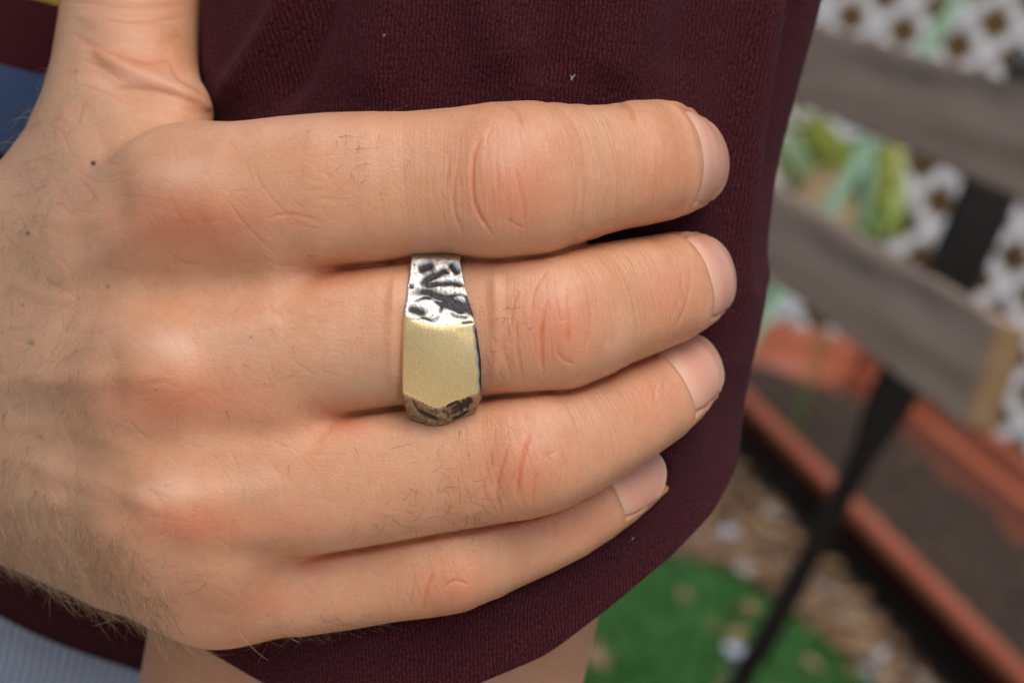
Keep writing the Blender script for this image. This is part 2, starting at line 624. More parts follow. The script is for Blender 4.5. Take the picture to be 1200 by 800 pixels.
def subdivide(V, N, Q, mask=None):
    """split quads in four; new points are lifted on to the curve that the end normals imply.
    Returns the quads and, where a split face meets a whole one, the whole ones as polygons with the extra corners."""
    A = Q if mask is None else Q[mask]
    key = np.sort(np.stack([A, np.roll(A, -1, 1)], -1).reshape(-1, 2), 1)
    big = np.int64(len(V))
    u, inv = np.unique(key[:, 0] * big + key[:, 1], return_inverse=True)
    nrm = lambda a: a / np.maximum(np.linalg.norm(a, axis=-1, keepdims=True), 1e-9)

    def lift(m, idx):
        acc = np.zeros_like(m)
        dots = np.ones(len(m))
        nm = nrm(N[idx].mean(1))
        for k in range(idx.shape[1]):
            a, n = V[idx[:, k]], N[idx[:, k]]
            acc += m - ((m - a) * n).sum(1)[:, None] * n
            dots = np.minimum(dots, (n * nm).sum(1))
        al = 0.75 * (dots > 0.8)[:, None]
        return m * (1 - al) + acc / idx.shape[1] * al, nm

    ei = np.stack([u // big, u % big], 1)
    em, en = lift(V[ei].mean(1), ei)
    fm, fnn = lift(V[A].mean(1), A)
    ne, nv = len(u), len(V)
    e = inv.reshape(-1, 4) + nv
    f = np.arange(len(A)) + nv + ne
    NQ = np.concatenate([np.stack([A[:, i], e[:, i], f, e[:, (i - 1) % 4]], 1) for i in range(4)])
    V2, N2 = np.vstack([V, em, fm]), np.vstack([N, en, fnn])
    if mask is None:
        return V2, N2, NQ
    B = Q[~mask]
    kb = np.sort(np.stack([B, np.roll(B, -1, 1)], -1), -1)
    kk = kb[..., 0] * big + kb[..., 1]
    pos = np.clip(np.searchsorted(u, kk), 0, ne - 1)
    hit = u[pos] == kk
    plain = B[~hit.any(1)]
    rag = {}
    for row, hrow, prow in zip(B[hit.any(1)], hit[hit.any(1)], pos[hit.any(1)]):
        poly = []
        for c in range(4):
            poly.append(row[c])
            if hrow[c]:
                poly.append(nv + prow[c])
        rag.setdefault(len(poly), []).append(poly)
    return V2, N2, [np.vstack([NQ, plain])] + [np.array(r) for r in rag.values()]


def project(fn, V, steps=2, e=0.15, g=None):
    K = np.array([[1, 1, 1], [1, -1, -1], [-1, 1, -1], [-1, -1, 1]], float)
    if g is None:
        g = np.zeros_like(V)
        for k in K:
            g += k * fn(V + k * e)[:, None]
        g = g / np.maximum(np.linalg.norm(g, axis=1)[:, None], 1e-6)
    for _ in range(steps):
        V = V - g * np.clip(fn(V), -0.5, 0.5)[:, None] * 0.9
    return V, g


def seg_dist(px, py, pts):
    d = np.full(len(px), 1e9)
    tt = np.zeros(len(px))
    L = np.concatenate([[0], np.cumsum([math.dist(pts[i], pts[i + 1]) for i in range(len(pts) - 1)])])
    for i in range(len(pts) - 1):
        (ax, ay), (bx, by) = pts[i], pts[i + 1]
        dx, dy = bx - ax, by - ay
        t = np.clip(((px - ax) * dx + (py - ay) * dy) / (dx * dx + dy * dy), 0, 1)
        dd = np.hypot(px - ax - t * dx, py - ay - t * dy)
        k = dd < d
        d = np.where(k, dd, d)
        tt = np.where(k, (L[i] + t * (L[i + 1] - L[i])) / L[-1], tt)
    return d, tt


def smooth_line(pts, n=14):
    return [tuple(p) for p in catmull(np.array(pts, float), n)] if len(pts) > 2 else pts


def strokes_field(px, py, strokes, ok):
    """sum of tapered strokes: (points, half width px, amplitude)"""
    out = np.zeros(len(px))
    for pts, w, a in strokes:
        pts = smooth_line(pts)
        xs = [p[0] for p in pts]; ys = [p[1] for p in pts]
        m = ok & (px > min(xs) - 4 * w) & (px < max(xs) + 4 * w) & (py > min(ys) - 4 * w) & (py < max(ys) + 4 * w)
        i = np.nonzero(m)[0]
        if not len(i):
            continue
        d, t = seg_dist(px[i], py[i], pts)
        taper = np.clip(np.minimum(t, 1 - t) * 5, 0, 1) ** 0.6
        end = np.where((t <= 0) | (t >= 1), np.exp(-(d / w) ** 2), 1)
        out[i] += a * np.exp(-(d / (w * (0.35 + 0.65 * taper))) ** 2) * (0.25 + 0.75 * taper) * end
    return out


# ------------------------------------------------------------------ the hand surface
lo = np.array([-118.0, -58.0, -105.0])
hi = np.array([44.0, 84.0, 15.0])
HV, HQ = surface_nets(hand_sdf, lo, hi, 0.74)
HV, HN = project(hand_sdf, HV, 3)
HV, HN, HQ = subdivide(HV, HN, HQ)
fx, fy = topx(HV)
vis = (HN[:, 2] > -0.15) & (fx > -25) & (fy > -25)
HV, HN, HQ = subdivide(HV, HN, HQ, vis[HQ].any(1))
px, py = topx(HV)
front = HN[:, 2] > -0.05
# finger coordinates
DALL = []
best = np.full(len(HV), 1e9)
FID = np.full(len(HV), -1)
FSA = np.zeros((len(HV), 3))
for i, c in enumerate(FINGERS):
    D, S, m = c.eval(HV, True)
    DALL.append(D)
    k = m & (D < best)
    best[k] = D[k]; FID[k] = i; FSA[k] = S[k]
FID[best > 2.5] = -1

CREASES = [
    # index
    ([(565, 163), (556, 180), (554, 217), (560, 247), (579, 276)], 3.2, 0.42), ([(604, 201), (611, 230), (617, 276)], 2.4, 0.22),
    ([(592, 255), (604, 262), (614, 267)], 2.4, 0.16), ([(527, 180), (522, 226)], 2.4, 0.16), ([(537, 185), (532, 240), (544, 280)], 2.6, 0.18),
    ([(506, 209), (508, 240)], 2.2, 0.10), ([(671, 188), (676, 232), (667, 276)], 3.0, 0.10), ([(577, 150), (570, 165)], 2.5, 0.12),
    ([(769, 175), (768, 217), (762, 250)], 2.6, 0.14), ([(779, 172), (781, 205)], 2.2, 0.07), ([(757, 185), (754, 232)], 2.2, 0.07),
    ([(585, 160), (583, 200), (590, 235)], 2.0, 0.07), ([(630, 175), (640, 215), (640, 260)], 2.2, 0.08), ([(592, 122), (606, 132), (612, 150)], 3.5, 0.25),
    ([(722, 118), (738, 128), (744, 145)], 3.5, 0.3),
    # middle
    ([(641, 352), (636, 377), (634, 400), (637, 438)], 3.0, 0.4), ([(664, 340), (666, 370), (664, 405)], 2.5, 0.24), ([(652, 410), (660, 420), (672, 426)], 2.6, 0.2),
    ([(607, 340), (600, 367), (600, 386)], 2.4, 0.2), ([(605, 380), (605, 402), (610, 430), (616, 452)], 2.6, 0.18), ([(622, 370), (627, 340), (641, 317)], 2.5, 0.18),
    ([(590, 390), (591, 412), (600, 445)], 2.4, 0.14), ([(580, 395), (578, 425)], 2.2, 0.1), ([(614, 345), (612, 365)], 2, 0.08),
    ([(686, 330), (692, 370), (684, 415)], 3, 0.1), ([(810, 313), (806, 350), (792, 385)], 2.6, 0.13), ([(800, 310), (797, 345), (786, 375)], 2.4, 0.07),
    ([(650, 345), (655, 372), (660, 376), (664, 372)], 2, 0.1),
    # ring finger
    ([(596, 521), (586, 554), (583, 579), (590, 602)], 3.0, 0.34), ([(621, 508), (610, 546), (606, 583)], 3.2, 0.42), ([(629, 550), (625, 575), (625, 594)], 2.5, 0.24),
    ([(635, 537), (650, 529)], 2, 0.14), ([(567, 560), (569, 590)], 2.4, 0.14), ([(600, 498), (590, 515)], 2.4, 0.1), ([(640, 520), (641, 545)], 1.8, 0.1),
    ([(630, 528), (646, 540)], 1.8, 0.1), ([(769, 450), (767, 472)], 2.4, 0.12), ([(779, 446), (778, 462)], 2.4, 0.1), ([(760, 455), (757, 480)], 2.2, 0.06),
    ([(655, 515), (660, 545), (650, 580)], 2.4, 0.1), ([(575, 530), (566, 552)], 2.2, 0.1),
    # little finger
    ([(507, 668), (499, 695), (496, 719)], 3.0, 0.34), ([(519, 688), (533, 679), (548, 684)], 2.6, 0.26), ([(527, 690), (531, 714)], 2.4, 0.16),
    ([(487, 672), (478, 712)], 2.2, 0.14), ([(540, 670), (552, 660)], 2, 0.1), ([(650, 603), (652, 632)], 2.4, 0.14), ([(675, 602), (672, 622)], 2.4, 0.12), ([(664, 606), (662, 628)], 2, 0.06),
    ([(565, 655), (568, 690)], 2.2, 0.09), ([(466, 678), (462, 715)], 2.0, 0.08),
    # back of the hand, thumb web
    ([(312, 255), (337, 251), (360, 255), (380, 262)], 3.2, 0.14), ([(270, 235), (290, 265), (322, 297)], 2.4, 0.1), ([(300, 205), (320, 235), (350, 262)], 2.4, 0.08),
    ([(128, 104), (160, 105), (190, 111), (232, 126)], 4.5, 0.22), ([(86, 40), (110, 55), (143, 66), (173, 73), (202, 67)], 7.0, 0.24),
    ([(200, 75), (213, 97), (238, 112)], 5.0, 0.25), ([(83, 3), (133, 5), (213, 8)], 5.0, 0.22), ([(95, 70), (125, 82), (140, 95)], 3.5, 0.12),
    ([(115, 22), (160, 26), (210, 22)], 3.5, 0.2), ([(95, 100), (120, 108), (150, 122)], 3, 0.12),
]
# many shallow skin lines: around the finger joints and across the back of the hand
FINE = []
for (cx, cy, tx, ty, hw) in [(590, 214, 1, -0.1, 70), (640, 378, 1, -0.2, 62), (607, 545, 1, -0.25, 58), (520, 680, 1, -0.3, 42),
                             (768, 205, 1, -0.15, 45), (800, 335, 1, -0.3, 38), (765, 465, 1, -0.55, 34), (660, 612, 1, -0.5, 26)]:
    big = hw > 45 or cx in (607, 520)
    nx, ny = -ty, tx
    ln = math.hypot(nx, ny); nx /= ln; ny /= ln
    for o in np.arange(-84 if big else -26, 128 if big else 28, 6.5):
        o = o + random.gauss(0, 2.0)
        for piece in range(2):
            a0 = random.uniform(-0.92, 0.3) * hw; a1 = min(a0 + random.uniform(0.35, 1.1) * hw, 0.92 * hw)
            pts = []
            for a in np.linspace(a0, a1, 5):
                oo = o * (1 - 0.30 * (a / hw) ** 2) + random.gauss(0, 0.7)
                pts.append((cx + oo * tx / math.hypot(tx, ty) + a * nx, cy + oo * ty + a * ny))
            near_ = math.exp(-(o / (60 if big else 16)) ** 2)
            FINE.append((pts, random.uniform(1.4, 2.3), random.uniform(0.012, 0.03) + 0.05 * near_ * random.random()))
for _ in range(260):
    x, y = random.uniform(60, 390), random.uniform(150, 720)
    an = random.choice([0.9, 0.75, 1.1, -0.35, 0.2, -0.1]) + random.gauss(0, 0.2)
    ln = random.uniform(14, 50)
    pts = [(x + math.cos(an) * ln * t + random.gauss(0, 1.5), y + math.sin(an) * ln * t + random.gauss(0, 1.5)) for t in (-0.5, 0, 0.5)]
    FINE.append((pts, random.uniform(1.6, 2.6), random.uniform(0.02, 0.06)))
cre = strokes_field(px, py, [(p_, w_ * 0.72, a_ * 0.9) for p_, w_, a_ in CREASES], front)
fin = strokes_field(px, py, FINE, front)
BUMPS = [  # px, py, rx, ry, mm
    (600, 218, 52, 62, 0.55), (650, 385, 44, 54, 0.55), (618, 548, 40, 50, 0.55), (527, 690, 34, 36, 0.5),
    (222, 232, 54, 48, 1.7), (205, 440, 48, 46, 2.2), (216, 597, 46, 40, 2.0), (265, 690, 44, 32, 1.1),
    (770, 205, 22, 40, 0.25), (60, 300, 30, 60, 0.5), (40, 450, 60, 16, 0.5), (60, 590, 60, 14, 0.4),
    (300, 335, 55, 22, -0.8), (300, 510, 55, 20, -0.7), (300, 652, 46, 16, -0.7), (175, 336, 40, 24, -0.6), (170, 520, 40, 20, -0.5), (135, 235, 22, 42, -0.9), (130, 440, 22, 38, -0.9), (140, 592, 22, 32, -0.9)]
blob = np.zeros(len(HV))
for bx, by, rx, ry, a in BUMPS:
    blob += a * np.exp(-((px - bx) / rx) ** 2 - ((py - by) / ry) ** 2)
RIDGES = [([(112, 60), (143, 80), (180, 97), (215, 111), (246, 127)], 11.0, 1.3), ([(95, 20), (150, 35), (205, 40)], 14, 0.5),
          ([(60, 330), (130, 290), (200, 250)], 18, 0.35), ([(10, 330), (70, 352), (130, 345), (175, 330)], 10, 0.18), ([(5, 500), (70, 500), (120, 515), (160, 530)], 10, 0.18), ([(40, 250), (90, 262), (130, 250)], 10, 0.15), ([(30, 440), (120, 442), (190, 440)], 16, 0.5), ([(30, 540), (120, 572), (190, 595)], 15, 0.45),
          ([(521, 290), (521, 395), (521, 490)], 28, -0.7), ([(463, 325), (460, 400), (464, 468)], 8, 0.5), ([(580, 318), (582, 388), (579, 452)], 8, 0.45), ([(230, 395), (330, 380)], 20, 0.4), ([(230, 582), (330, 566)], 20, 0.4)]
rid = strokes_field(px, py, RIDGES, front)
contact = np.zeros(len(HV))
for i in range(3):
    g_ = np.exp(-((DALL[i] - DALL[i + 1]) / 0.55) ** 2) * (DALL[i] < 2.5) * (DALL[i + 1] < 2.5) * sstep(px, GAPS[i] - 15, GAPS[i] + 60)
    contact = np.maximum(contact, g_)
amp = np.where(front, 1.0, 0.0) * sstep(HN[:, 2], -0.05, 0.3)
HV = HV + HN * (amp * (1 - contact) * (blob + rid - cre - fin))[:, None]
HV[:, 2] -= 1.9 * contact * front


# ------------------------------------------------------------------ nails: plates on the finger ends, skin fold around them
class Nail:
    # along range (mm of finger arc), half width angle, tilt of the plate round the finger
    def __init__(self, chain, s0, s1, half, tilt):
        self.c, self.s0, self.s1, self.half, self.tilt = chain, s0, s1, half, tilt


def chain_frame(c, s):
    i = np.clip(np.searchsorted(c.s, s) - 1, 0, len(c.s) - 2)
    t = (s - c.s[i]) / (c.s[i + 1] - c.s[i])
    o = c.c[i] + (c.c[i + 1] - c.c[i]) * t
    T = c.T[i] + (c.T[i + 1] - c.T[i]) * t
    N = c.N[i] + (c.N[i + 1] - c.N[i]) * t
    L = c.L[i] + (c.L[i + 1] - c.L[i]) * t
    r = c.r[i] + (c.r[i + 1] - c.r[i]) * t
    nz = lambda v: v / np.linalg.norm(v)
    return o, nz(T), nz(N), nz(L), r


NAILS = [Nail(INDEX, INDEX.s[-1] - 17.2, INDEX.s[-1] - 3.6, 0.94, -0.04), Nail(MIDDLE, MIDDLE.s[-1] - 15.6, MIDDLE.s[-1] - 3.2, 0.94, -0.02),
         Nail(RING_F, RING_F.s[-1] - 14.8, RING_F.s[-1] - 2.8, 0.94, 0.05), Nail(PINKY, PINKY.s[-1] - 11.0, PINKY.s[-1] - 0.6, 0.94, 0.1)]
nail_sk = np.zeros(len(HV))
for i, nl in enumerate(NAILS):
    k = np.nonzero(FID == i)[0]
    s, l, n = FSA[k].T
    ang = np.arctan2(l, n / nl.c.thick) - nl.tilt
    su = (s - nl.s0) / (nl.s1 - nl.s0)
    lat = np.abs(ang) / nl.half
    inside = np.minimum(s - nl.s0 - 1.0, (1 - lat) * nl.half * 7.0)
    inside = np.where(su > 1.6, -5, inside)
    fold = np.exp(-((inside + 0.75) / 0.55) ** 2) * 0.20
    sink = sstep(inside, -0.25, 0.45) * 0.8
    front_ok = np.abs(ang) < 1.7
    HV[k] += HN[k] * (np.where(front_ok, fold - sink, 0))[:, None]
    nail_sk[k] = np.where(front_ok, np.exp(-(inside / 0.5) ** 2), 0)

# colour attributes
REDS = [(600, 220, 60, 62, 0.75), (650, 385, 50, 56, 0.75), (615, 550, 46, 50, 0.75), (527, 690, 40, 34, 0.7), (232, 262, 85, 34, 0.95), (215, 470, 85, 32, 0.95),
        (235, 615, 80, 25, 0.95), (300, 700, 70, 30, 0.45), (330, 255, 60, 22, 0.45), (780, 200, 40, 50, 0.4), (790, 345, 36, 44, 0.45), (770, 465, 40, 40, 0.5), (670, 615, 40, 34, 0.5),
        (390, 320, 40, 14, 0.6), (400, 497, 40, 14, 0.6), (360, 662, 40, 12, 0.6), (300, 480, 90, 26, 0.45), (330, 610, 90, 18, 0.4), (170, 80, 60, 26, 0.45), (260, 270, 60, 16, 0.4),
        (840, 240, 20, 20, 0.5), (440, 150, 60, 20, 0.12)]
red = np.zeros(len(HV))
for bx, by, rx, ry, a in REDS:
    red = np.maximum(red, a * np.exp(-((px - bx) / rx) ** 2 - ((py - by) / ry) ** 2))
pale = np.zeros(len(HV))  # highlights painted into the skin colour: upper knuckles, web ridge, finger tops
for bx, by, rx, ry, a in [(215, 205, 40, 18, 0.7), (200, 405, 36, 18, 0.9), (205, 572, 36, 15, 0.9), (260, 400, 90, 22, 0.4), (590, 185, 30, 26, 0.4), (655, 345, 26, 22, 0.4), (625, 520, 24, 18, 0.4),
                          (180, 95, 70, 12, 0.6), (350, 150, 120, 18, 0.25), (280, 565, 80, 16, 0.3)]:
    pale = np.maximum(pale, a * np.exp(-((px - bx) / rx) ** 2 - ((py - by) / ry) ** 2))
tan = sstep(px, 195, 85) * (0.75 + 0.25 * sstep(px, 120, 20))  # tan skin, darkened further where the back of the hand turns from light
tan = np.maximum(tan, 0.5 * np.exp(-((px - 440) / 90) ** 2 - ((py - 450) / 40) ** 2))
mole = np.exp(-(np.hypot((px - 109), (py - 191)) / 3.2) ** 4) + 0.8 * np.exp(-(np.hypot(px - 34, py - 274) / 2.6) ** 4)
for mx, my, mr in ((126, 336, 2.4), (37, 402, 4.0), (188, 455, 1.6), (621, 385, 1.8), (27, 357, 2.0), (295, 395, 1.8)):
    mole += 0.45 * np.exp(-(np.hypot(px - mx, py - my) / mr) ** 4)
fsv = FSA.copy()
nof = FID < 0
fsv[nof] = HV[nof]
fsv[:, 0] += FID * 7.3
wr = np.zeros(len(HV))
for bx, by, rx, ry, a in BUMPS[:4] + [(690, 200, 60, 70, .9), (730, 350, 50, 60, .9), (690, 510, 50, 60, .9), (610, 640, 50, 50, .9)]:
    wr = np.maximum(wr, np.exp(-((px - bx) / (rx * 1.5)) ** 2 - ((py - by) / (ry * 1.3)) ** 2))
wr = (0.22 + 0.78 * wr) * sstep(px, 330, 430) * (FID >= 0)
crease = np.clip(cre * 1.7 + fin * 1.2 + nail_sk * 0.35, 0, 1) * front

# ------------------------------------------------------------------ the held upper arm (skin below the sleeve)
def loft(axis_pts, rx, rz, n_th, n_v, disp=None, closed_ends=False):
    pass


AX_T, AX_B = np.array([2.0, 75.0, -58.0]), np.array([-33.0, -95.0, -62.0])     # arm axis, top and bottom


def arm_center(Y):
    t = (AX_T[1] - Y) / (AX_T[1] - AX_B[1])
    return AX_T + (AX_B - AX_T) * np.asarray(t)[..., None]


nth, nvv = 120, 110
TH, YY = np.meshgrid(np.linspace(0, 2 * np.pi, nth, endpoint=False), np.linspace(110, -190, nvv))
C = arm_center(YY)
rxs = 38.5 + 1.5 * np.sin(YY / 60.0)
AV = np.stack([C[..., 0] + rxs * np.sin(TH), YY, C[..., 2] + 38 * np.cos(TH)], -1).reshape(-1, 3)
AQ = grid_faces(nth, nvv, True)[:, ::-1]
nA = len(AV)
# forearm of the grasping hand, out of the frame: it runs on from the wrist across the chest
fa = catmull(np.array([[*hp(-190, 430, -58), 17.0], [-124, -5, -79, 21.5], [-170, -9, -104, 25.0], [-225, -16, -140, 31.0], [-285, -28, -200, 37.0], [-325, -40, -275, 40.0]]), 60)
ft = np.gradient(fa[:, :3], axis=0); ft /= np.linalg.norm(ft, axis=1)[:, None]
fl_ = np.cross(ft, [0, 0.0, 1.0]); fl_ /= np.linalg.norm(fl_, axis=1)[:, None]
fn_ = np.cross(fl_, ft)
ang_ = np.linspace(0, 2 * np.pi, 64, endpoint=False)
FV = (fa[:, None, :3] + fa[:, None, 3:] * (np.cos(ang_)[None, :, None] * fl_[:, None] * 1.1 + np.sin(ang_)[None, :, None] * fn_[:, None] * 0.86)).reshape(-1, 3)
FQ = grid_faces(64, 60, True)
AQ = np.vstack([AQ, FQ + len(AV)])
AV = np.vstack([AV, FV])
nA = len(AV)
BODY_V = np.vstack([HV, AV])
BODY_Q = HQ + [AQ + len(HV)]
z1 = np.zeros(nA)
person = empty('person', (-0.10, 0.50, 0.0))
tag(person, 'person in a maroon knit shirt whose hand clasps the upper arm', 'person')
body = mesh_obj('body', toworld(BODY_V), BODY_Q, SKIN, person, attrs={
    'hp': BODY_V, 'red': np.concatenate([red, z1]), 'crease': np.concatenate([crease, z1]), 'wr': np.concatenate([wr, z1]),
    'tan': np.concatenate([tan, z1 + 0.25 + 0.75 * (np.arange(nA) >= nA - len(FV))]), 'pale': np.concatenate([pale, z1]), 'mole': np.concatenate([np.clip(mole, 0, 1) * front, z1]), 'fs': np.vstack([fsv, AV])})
body['label'] = 'bare right hand with curled fingers and hairy wrist, and the clasped upper arm'

for i, nl in enumerate(NAILS):
    nu, nv = 27, 31
    pts, at = [], []
    for v in range(nv):
        tv = v / (nv - 1)
        for u in range(nu):
            tu = u / (nu - 1) * 2 - 1
            s = nl.s0 + (nl.s1 - nl.s0) * (tv * (1 - 0.30 * tu * tu * tv ** 2) + 0.14 * tu * tu * (1 - tv) * 0.6)
            sc = min(s, nl.c.s[-1])
            o, T, N, L, r = chain_frame(nl.c, sc)
            a = nl.tilt + tu * nl.half * (0.9 + 0.1 * math.sin(tv * math.pi))
            over = s - sc
            ca_, sa_ = math.cos(a), math.sin(a)
            d = N * ca_ * nl.c.thick + L * sa_
            # the plate keeps its own gentle curve: flatter than the finger end
            rr = r * 0.99 + 0.04 - 0.6 * (1 - min(1, tv * 5.5)) + 0.6 * tv ** 4 - 0.10 * abs(tu) ** 6
            pts.append(o + T * (over + 0.0) + d * rr)
            at.append((tv, tu, i))
    pts = np.array(pts)
    q = grid_faces(nu, nv)
    o = mesh_obj('fingernail', toworld(pts), q, NAIL, body, attrs={'nail': np.array(at), 'hp': pts})
    so = o.modifiers.new('thickness', 'SOLIDIFY')
    so.thickness = 0.00045
    so.offset = 0.0

print('T body', time.time() - T0, len(HV))
# ------------------------------------------------------------------ hair on the hand
HAIRM = Mat('body_hair', 0.35)
hn = HAIRM.attr('tone').outputs['Fac']
HAIRM.color(HAIRM.mix(hn, (0.085, 0.042, 0.018), (0.62, 0.44, 0.24)))
HAIRM.setb(Specular_IOR_Level=0.8)


def hair_density(x, y):
    d = 0.0
    d = 1.0 * sstep(x, 170, 60) * sstep(y, 180, 330) * 0.30
    d += 1.6 * np.exp(-(((y - (625 + 0.53 * x)) / 62) ** 2)) * sstep(x, 235, 150)
    d += 0.5 * np.exp(-((x - (70 - 0.25 * (y - 130))) / 22) ** 2) * sstep(y, 60, 140) * sstep(y, 330, 250)
    d += 0.9 * np.exp(-((x - 530) / 45) ** 2 - ((y - 575) / 40) ** 2)
    d += 0.32 * np.exp(-((x - 470) / 45) ** 2 - ((y - 600) / 25) ** 2)
    d += 0.25 * np.exp(-((x - 415) / 40) ** 2 - ((y - 190) / 40) ** 2)
    d += 0.3 * np.exp(-((x - 585) / 16) ** 2 - ((y - 375) / 45) ** 2)
    d += 0.5 * np.exp(-((x - 370) / 70) ** 2 - ((y - 735) / 18) ** 2)
    d += 0.12 * np.exp(-((x - 190) / 40) ** 2 - ((y - 585) / 90) ** 2)
    d += 0.06 * np.exp(-((x - 300) / 90) ** 2 - ((y - 500) / 160) ** 2)
    d += 1.0 * sstep(x, 20, -80) * 0.8
    return d


hx, hy = topx(HV)
pr = hair_density(hx, hy) * (HN[:, 2] > -0.35) * (hx > -160)
sel = np.nonzero(rng.random(len(HV)) < np.minimum(pr, 0.85) * 0.028)[0]
hv, hf, ht = [], [], []
for j in sel:
    p, nrm = HV[j], HN[j]
    x, y = hx[j], hy[j]
    onf = x > 330
    ln = rng.uniform(1.8, 5.2) * (1.0 if onf else 1.3)
    edge = y > 600 + 0.53 * x and x < 230
    dirv = np.array([0.55, -0.75, 0.0]) if not onf else np.array([0.75, -0.6, 0.0])
    if y < 280 and x < 110:
        dirv = np.array([-0.35, 0.8, 0.1])
    a = rng.normal(0, 0.95)
    dirv = np.array([dirv[0] * math.cos(a) - dirv[1] * math.sin(a), dirv[0] * math.sin(a) + dirv[1] * math.cos(a), 0])
    dirv = dirv - nrm * (dirv @ nrm)
    dirv /= np.linalg.norm(dirv) + 1e-6
    d = dirv * 0.85 + nrm * rng.uniform(0.15, 1.0)
    curl = rng.normal(0, 0.34)
    side = np.cross(nrm, dirv)
    lay = rng.uniform(0.03, 0.14)
    n = 7
    rad = rng.uniform(0.022, 0.038)
    pts = [p - nrm * 0.1]
    for q in range(n - 1):
        d = d / np.linalg.norm(d)
        pts.append(pts[-1] + d * ln / (n - 1))
        d = d + side * curl - nrm * lay
    pts = np.array(pts)
    b0 = len(hv)
    tone = rng.random() ** 0.9 if not onf else rng.random() * 0.25
    e1 = np.cross(dirv, nrm); e1 /= np.linalg.norm(e1) + 1e-9
    e2 = nrm
    for q in range(n):
        rr = rad * (1 - 0.8 * (q / (n - 1)) ** 1.5)
        for w in range(3):
            hv.append(pts[q] + rr * (math.cos(w * 2.094) * e1 + math.sin(w * 2.094) * e2))
            ht.append(tone)
    for q in range(n - 1):
        for w in range(3):
            w2 = (w + 1) % 3
            hf.append((b0 + q * 3 + w, b0 + q * 3 + w2, b0 + (q + 1) * 3 + w2, b0 + (q + 1) * 3 + w))
hair = mesh_obj('body_hair', toworld(np.array(hv)), np.array(hf), HAIRM.m, body, attrs={'tone': np.array(ht)})
hair['kind'] = 'stuff'

print('T hair', time.time() - T0, len(sel))
# ------------------------------------------------------------------ shirt sleeve
def sleeve_right(Y):
    return np.interp(Y, [-40, -14, 0, 14, 28, 42, 56, 90], [36.5, 38.0, 39.5, 41.5, 44.0, 47.5, 51.0, 57.0])


nth, nvv = 420, 300
hem_px = [(-100, 640), (60, 690), (140, 708), (220, 748), (300, 796), (380, 830), (470, 838), (560, 800), (640, 766), (720, 708), (790, 648), (835, 600), (862, 550), (872, 505), (870, 470)]
th = np.linspace(0, 2 * np.pi, nth, endpoint=False)
tv = np.linspace(0, 1, nvv)


def sleeve_point(t, Y):
    """t angle: 0 towards the lens, pi/2 right"""
    cx = 0.5 * (sleeve_right(Y) + (-52.0 - 0.04 * (56 - Y)))
    rx = 0.5 * (sleeve_right(Y) - (-52.0 - 0.04 * (56 - Y)))
    rz = 45.5
    s, c = np.sin(t), np.cos(t)
    X = cx + rx * np.sign(s) * np.abs(s) ** 0.96
    Z = -57.0 + rz * np.sign(c) * np.abs(c) ** 0.96
    return X, Z


hem_y = np.zeros(nth)
hx_, hy_ = np.array([p[0] for p in hem_px]), np.array([p[1] for p in hem_px])
for i, t in enumerate(th):
    tt = (t + np.pi) % (2 * np.pi) - np.pi
    if abs(tt) <= np.pi / 2:
        Y = -30.0
        for _ in range(30):
            X, Z = sleeve_point(tt, Y)
            p_x = 600 + X * FPX / (D0 - Z)
            yy = np.interp(p_x, hx_, hy_)
            Y = 0.5 * Y + 0.5 * ((400 - yy) * (D0 - Z) / FPX)
        hem_y[i] = Y
    else:
        hem_y[i] = np.nan
ok = ~np.isnan(hem_y)
yr, yl = hem_y[np.argmin(np.abs(th - np.pi / 2) + (~ok) * 9)], hem_y[np.argmin(np.abs(th - 1.5 * np.pi) + (~ok) * 9)]
for i, t in enumerate(th):
    if not ok[i]:
        w = (t - np.pi / 2) / np.pi
        hem_y[i] = yr + (yl - yr) * w + 6 * math.sin(w * math.pi)
# smooth
for _ in range(12):
    hem_y = 0.25 * np.roll(hem_y, 1) + 0.5 * hem_y + 0.25 * np.roll(hem_y, -1)
TT, VV = np.meshgrid(th, tv)
YT = 108.0
YS = YT + (hem_y[None, :] - YT) * VV
X, Z = sleeve_point(TT, YS)
tw = (TT + np.pi) % (2 * np.pi) - np.pi
dx, dz = np.sin(tw), np.cos(tw)
# folds: long soft pleats near the right edge, pulled folds beside the thumb, drag lines below the hand
spx = 600 + X * FPX / (D0 - Z)
spy = 400 - YS * FPX / (D0 - Z)
foldf = np.zeros_like(X)


def sfold(pts, w, a):
    global foldf
    d, t = seg_dist(spx.ravel(), spy.ravel(), smooth_line(pts))
    foldf += (a * np.exp(-(d / w) ** 2) * np.clip(np.minimum(t, 1 - t) * 4 + 0.35, 0, 1)).reshape(X.shape) * (np.cos(tw) > -0.1)


sfold([(905, -60), (885, 60), (868, 180), (862, 300), (850, 420)], 20, 2.6)
sfold([(938, -60), (925, 40), (902, 150), (880, 260), (874, 330)], 12, -2.4)
sfold([(905, 300), (885, 330), (868, 400), (850, 470)], 14, 0.8)
sfold([(360, -60), (335, 10), (300, 70), (262, 128)], 17, 2.2)
sfold([(395, -60), (375, 20), (345, 90), (320, 130)], 15, -2.0)
sfold([(250, -60), (246, 30), (250, 110)], 7, 0.9)
sfold([(560, -60), (575, 20), (600, 90)], 34, 1.5)
sfold([(760, -40), (740, 40), (700, 100)], 36, 1.4)
sfold([(830, 470), (760, 560), (660, 650), (520, 720), (380, 760)], 26, 1.0)
sfold([(862, 520), (800, 600), (700, 690), (560, 760)], 12, -0.35)
sfold([(830, -60), (810, 20), (790, 90)], 26, -1.2)
sfold([(660, -60), (655, 20), (640, 100)], 24, -1.0)
sfold([(460, -60), (450, 30), (430, 120)], 30, 1.2)
foldf *= 1.35
foldf += 0.35 * np.sin(YS / 9.0 + 3 * np.sin(TT * 2)) * np.sin(TT * 5 + YS / 30)
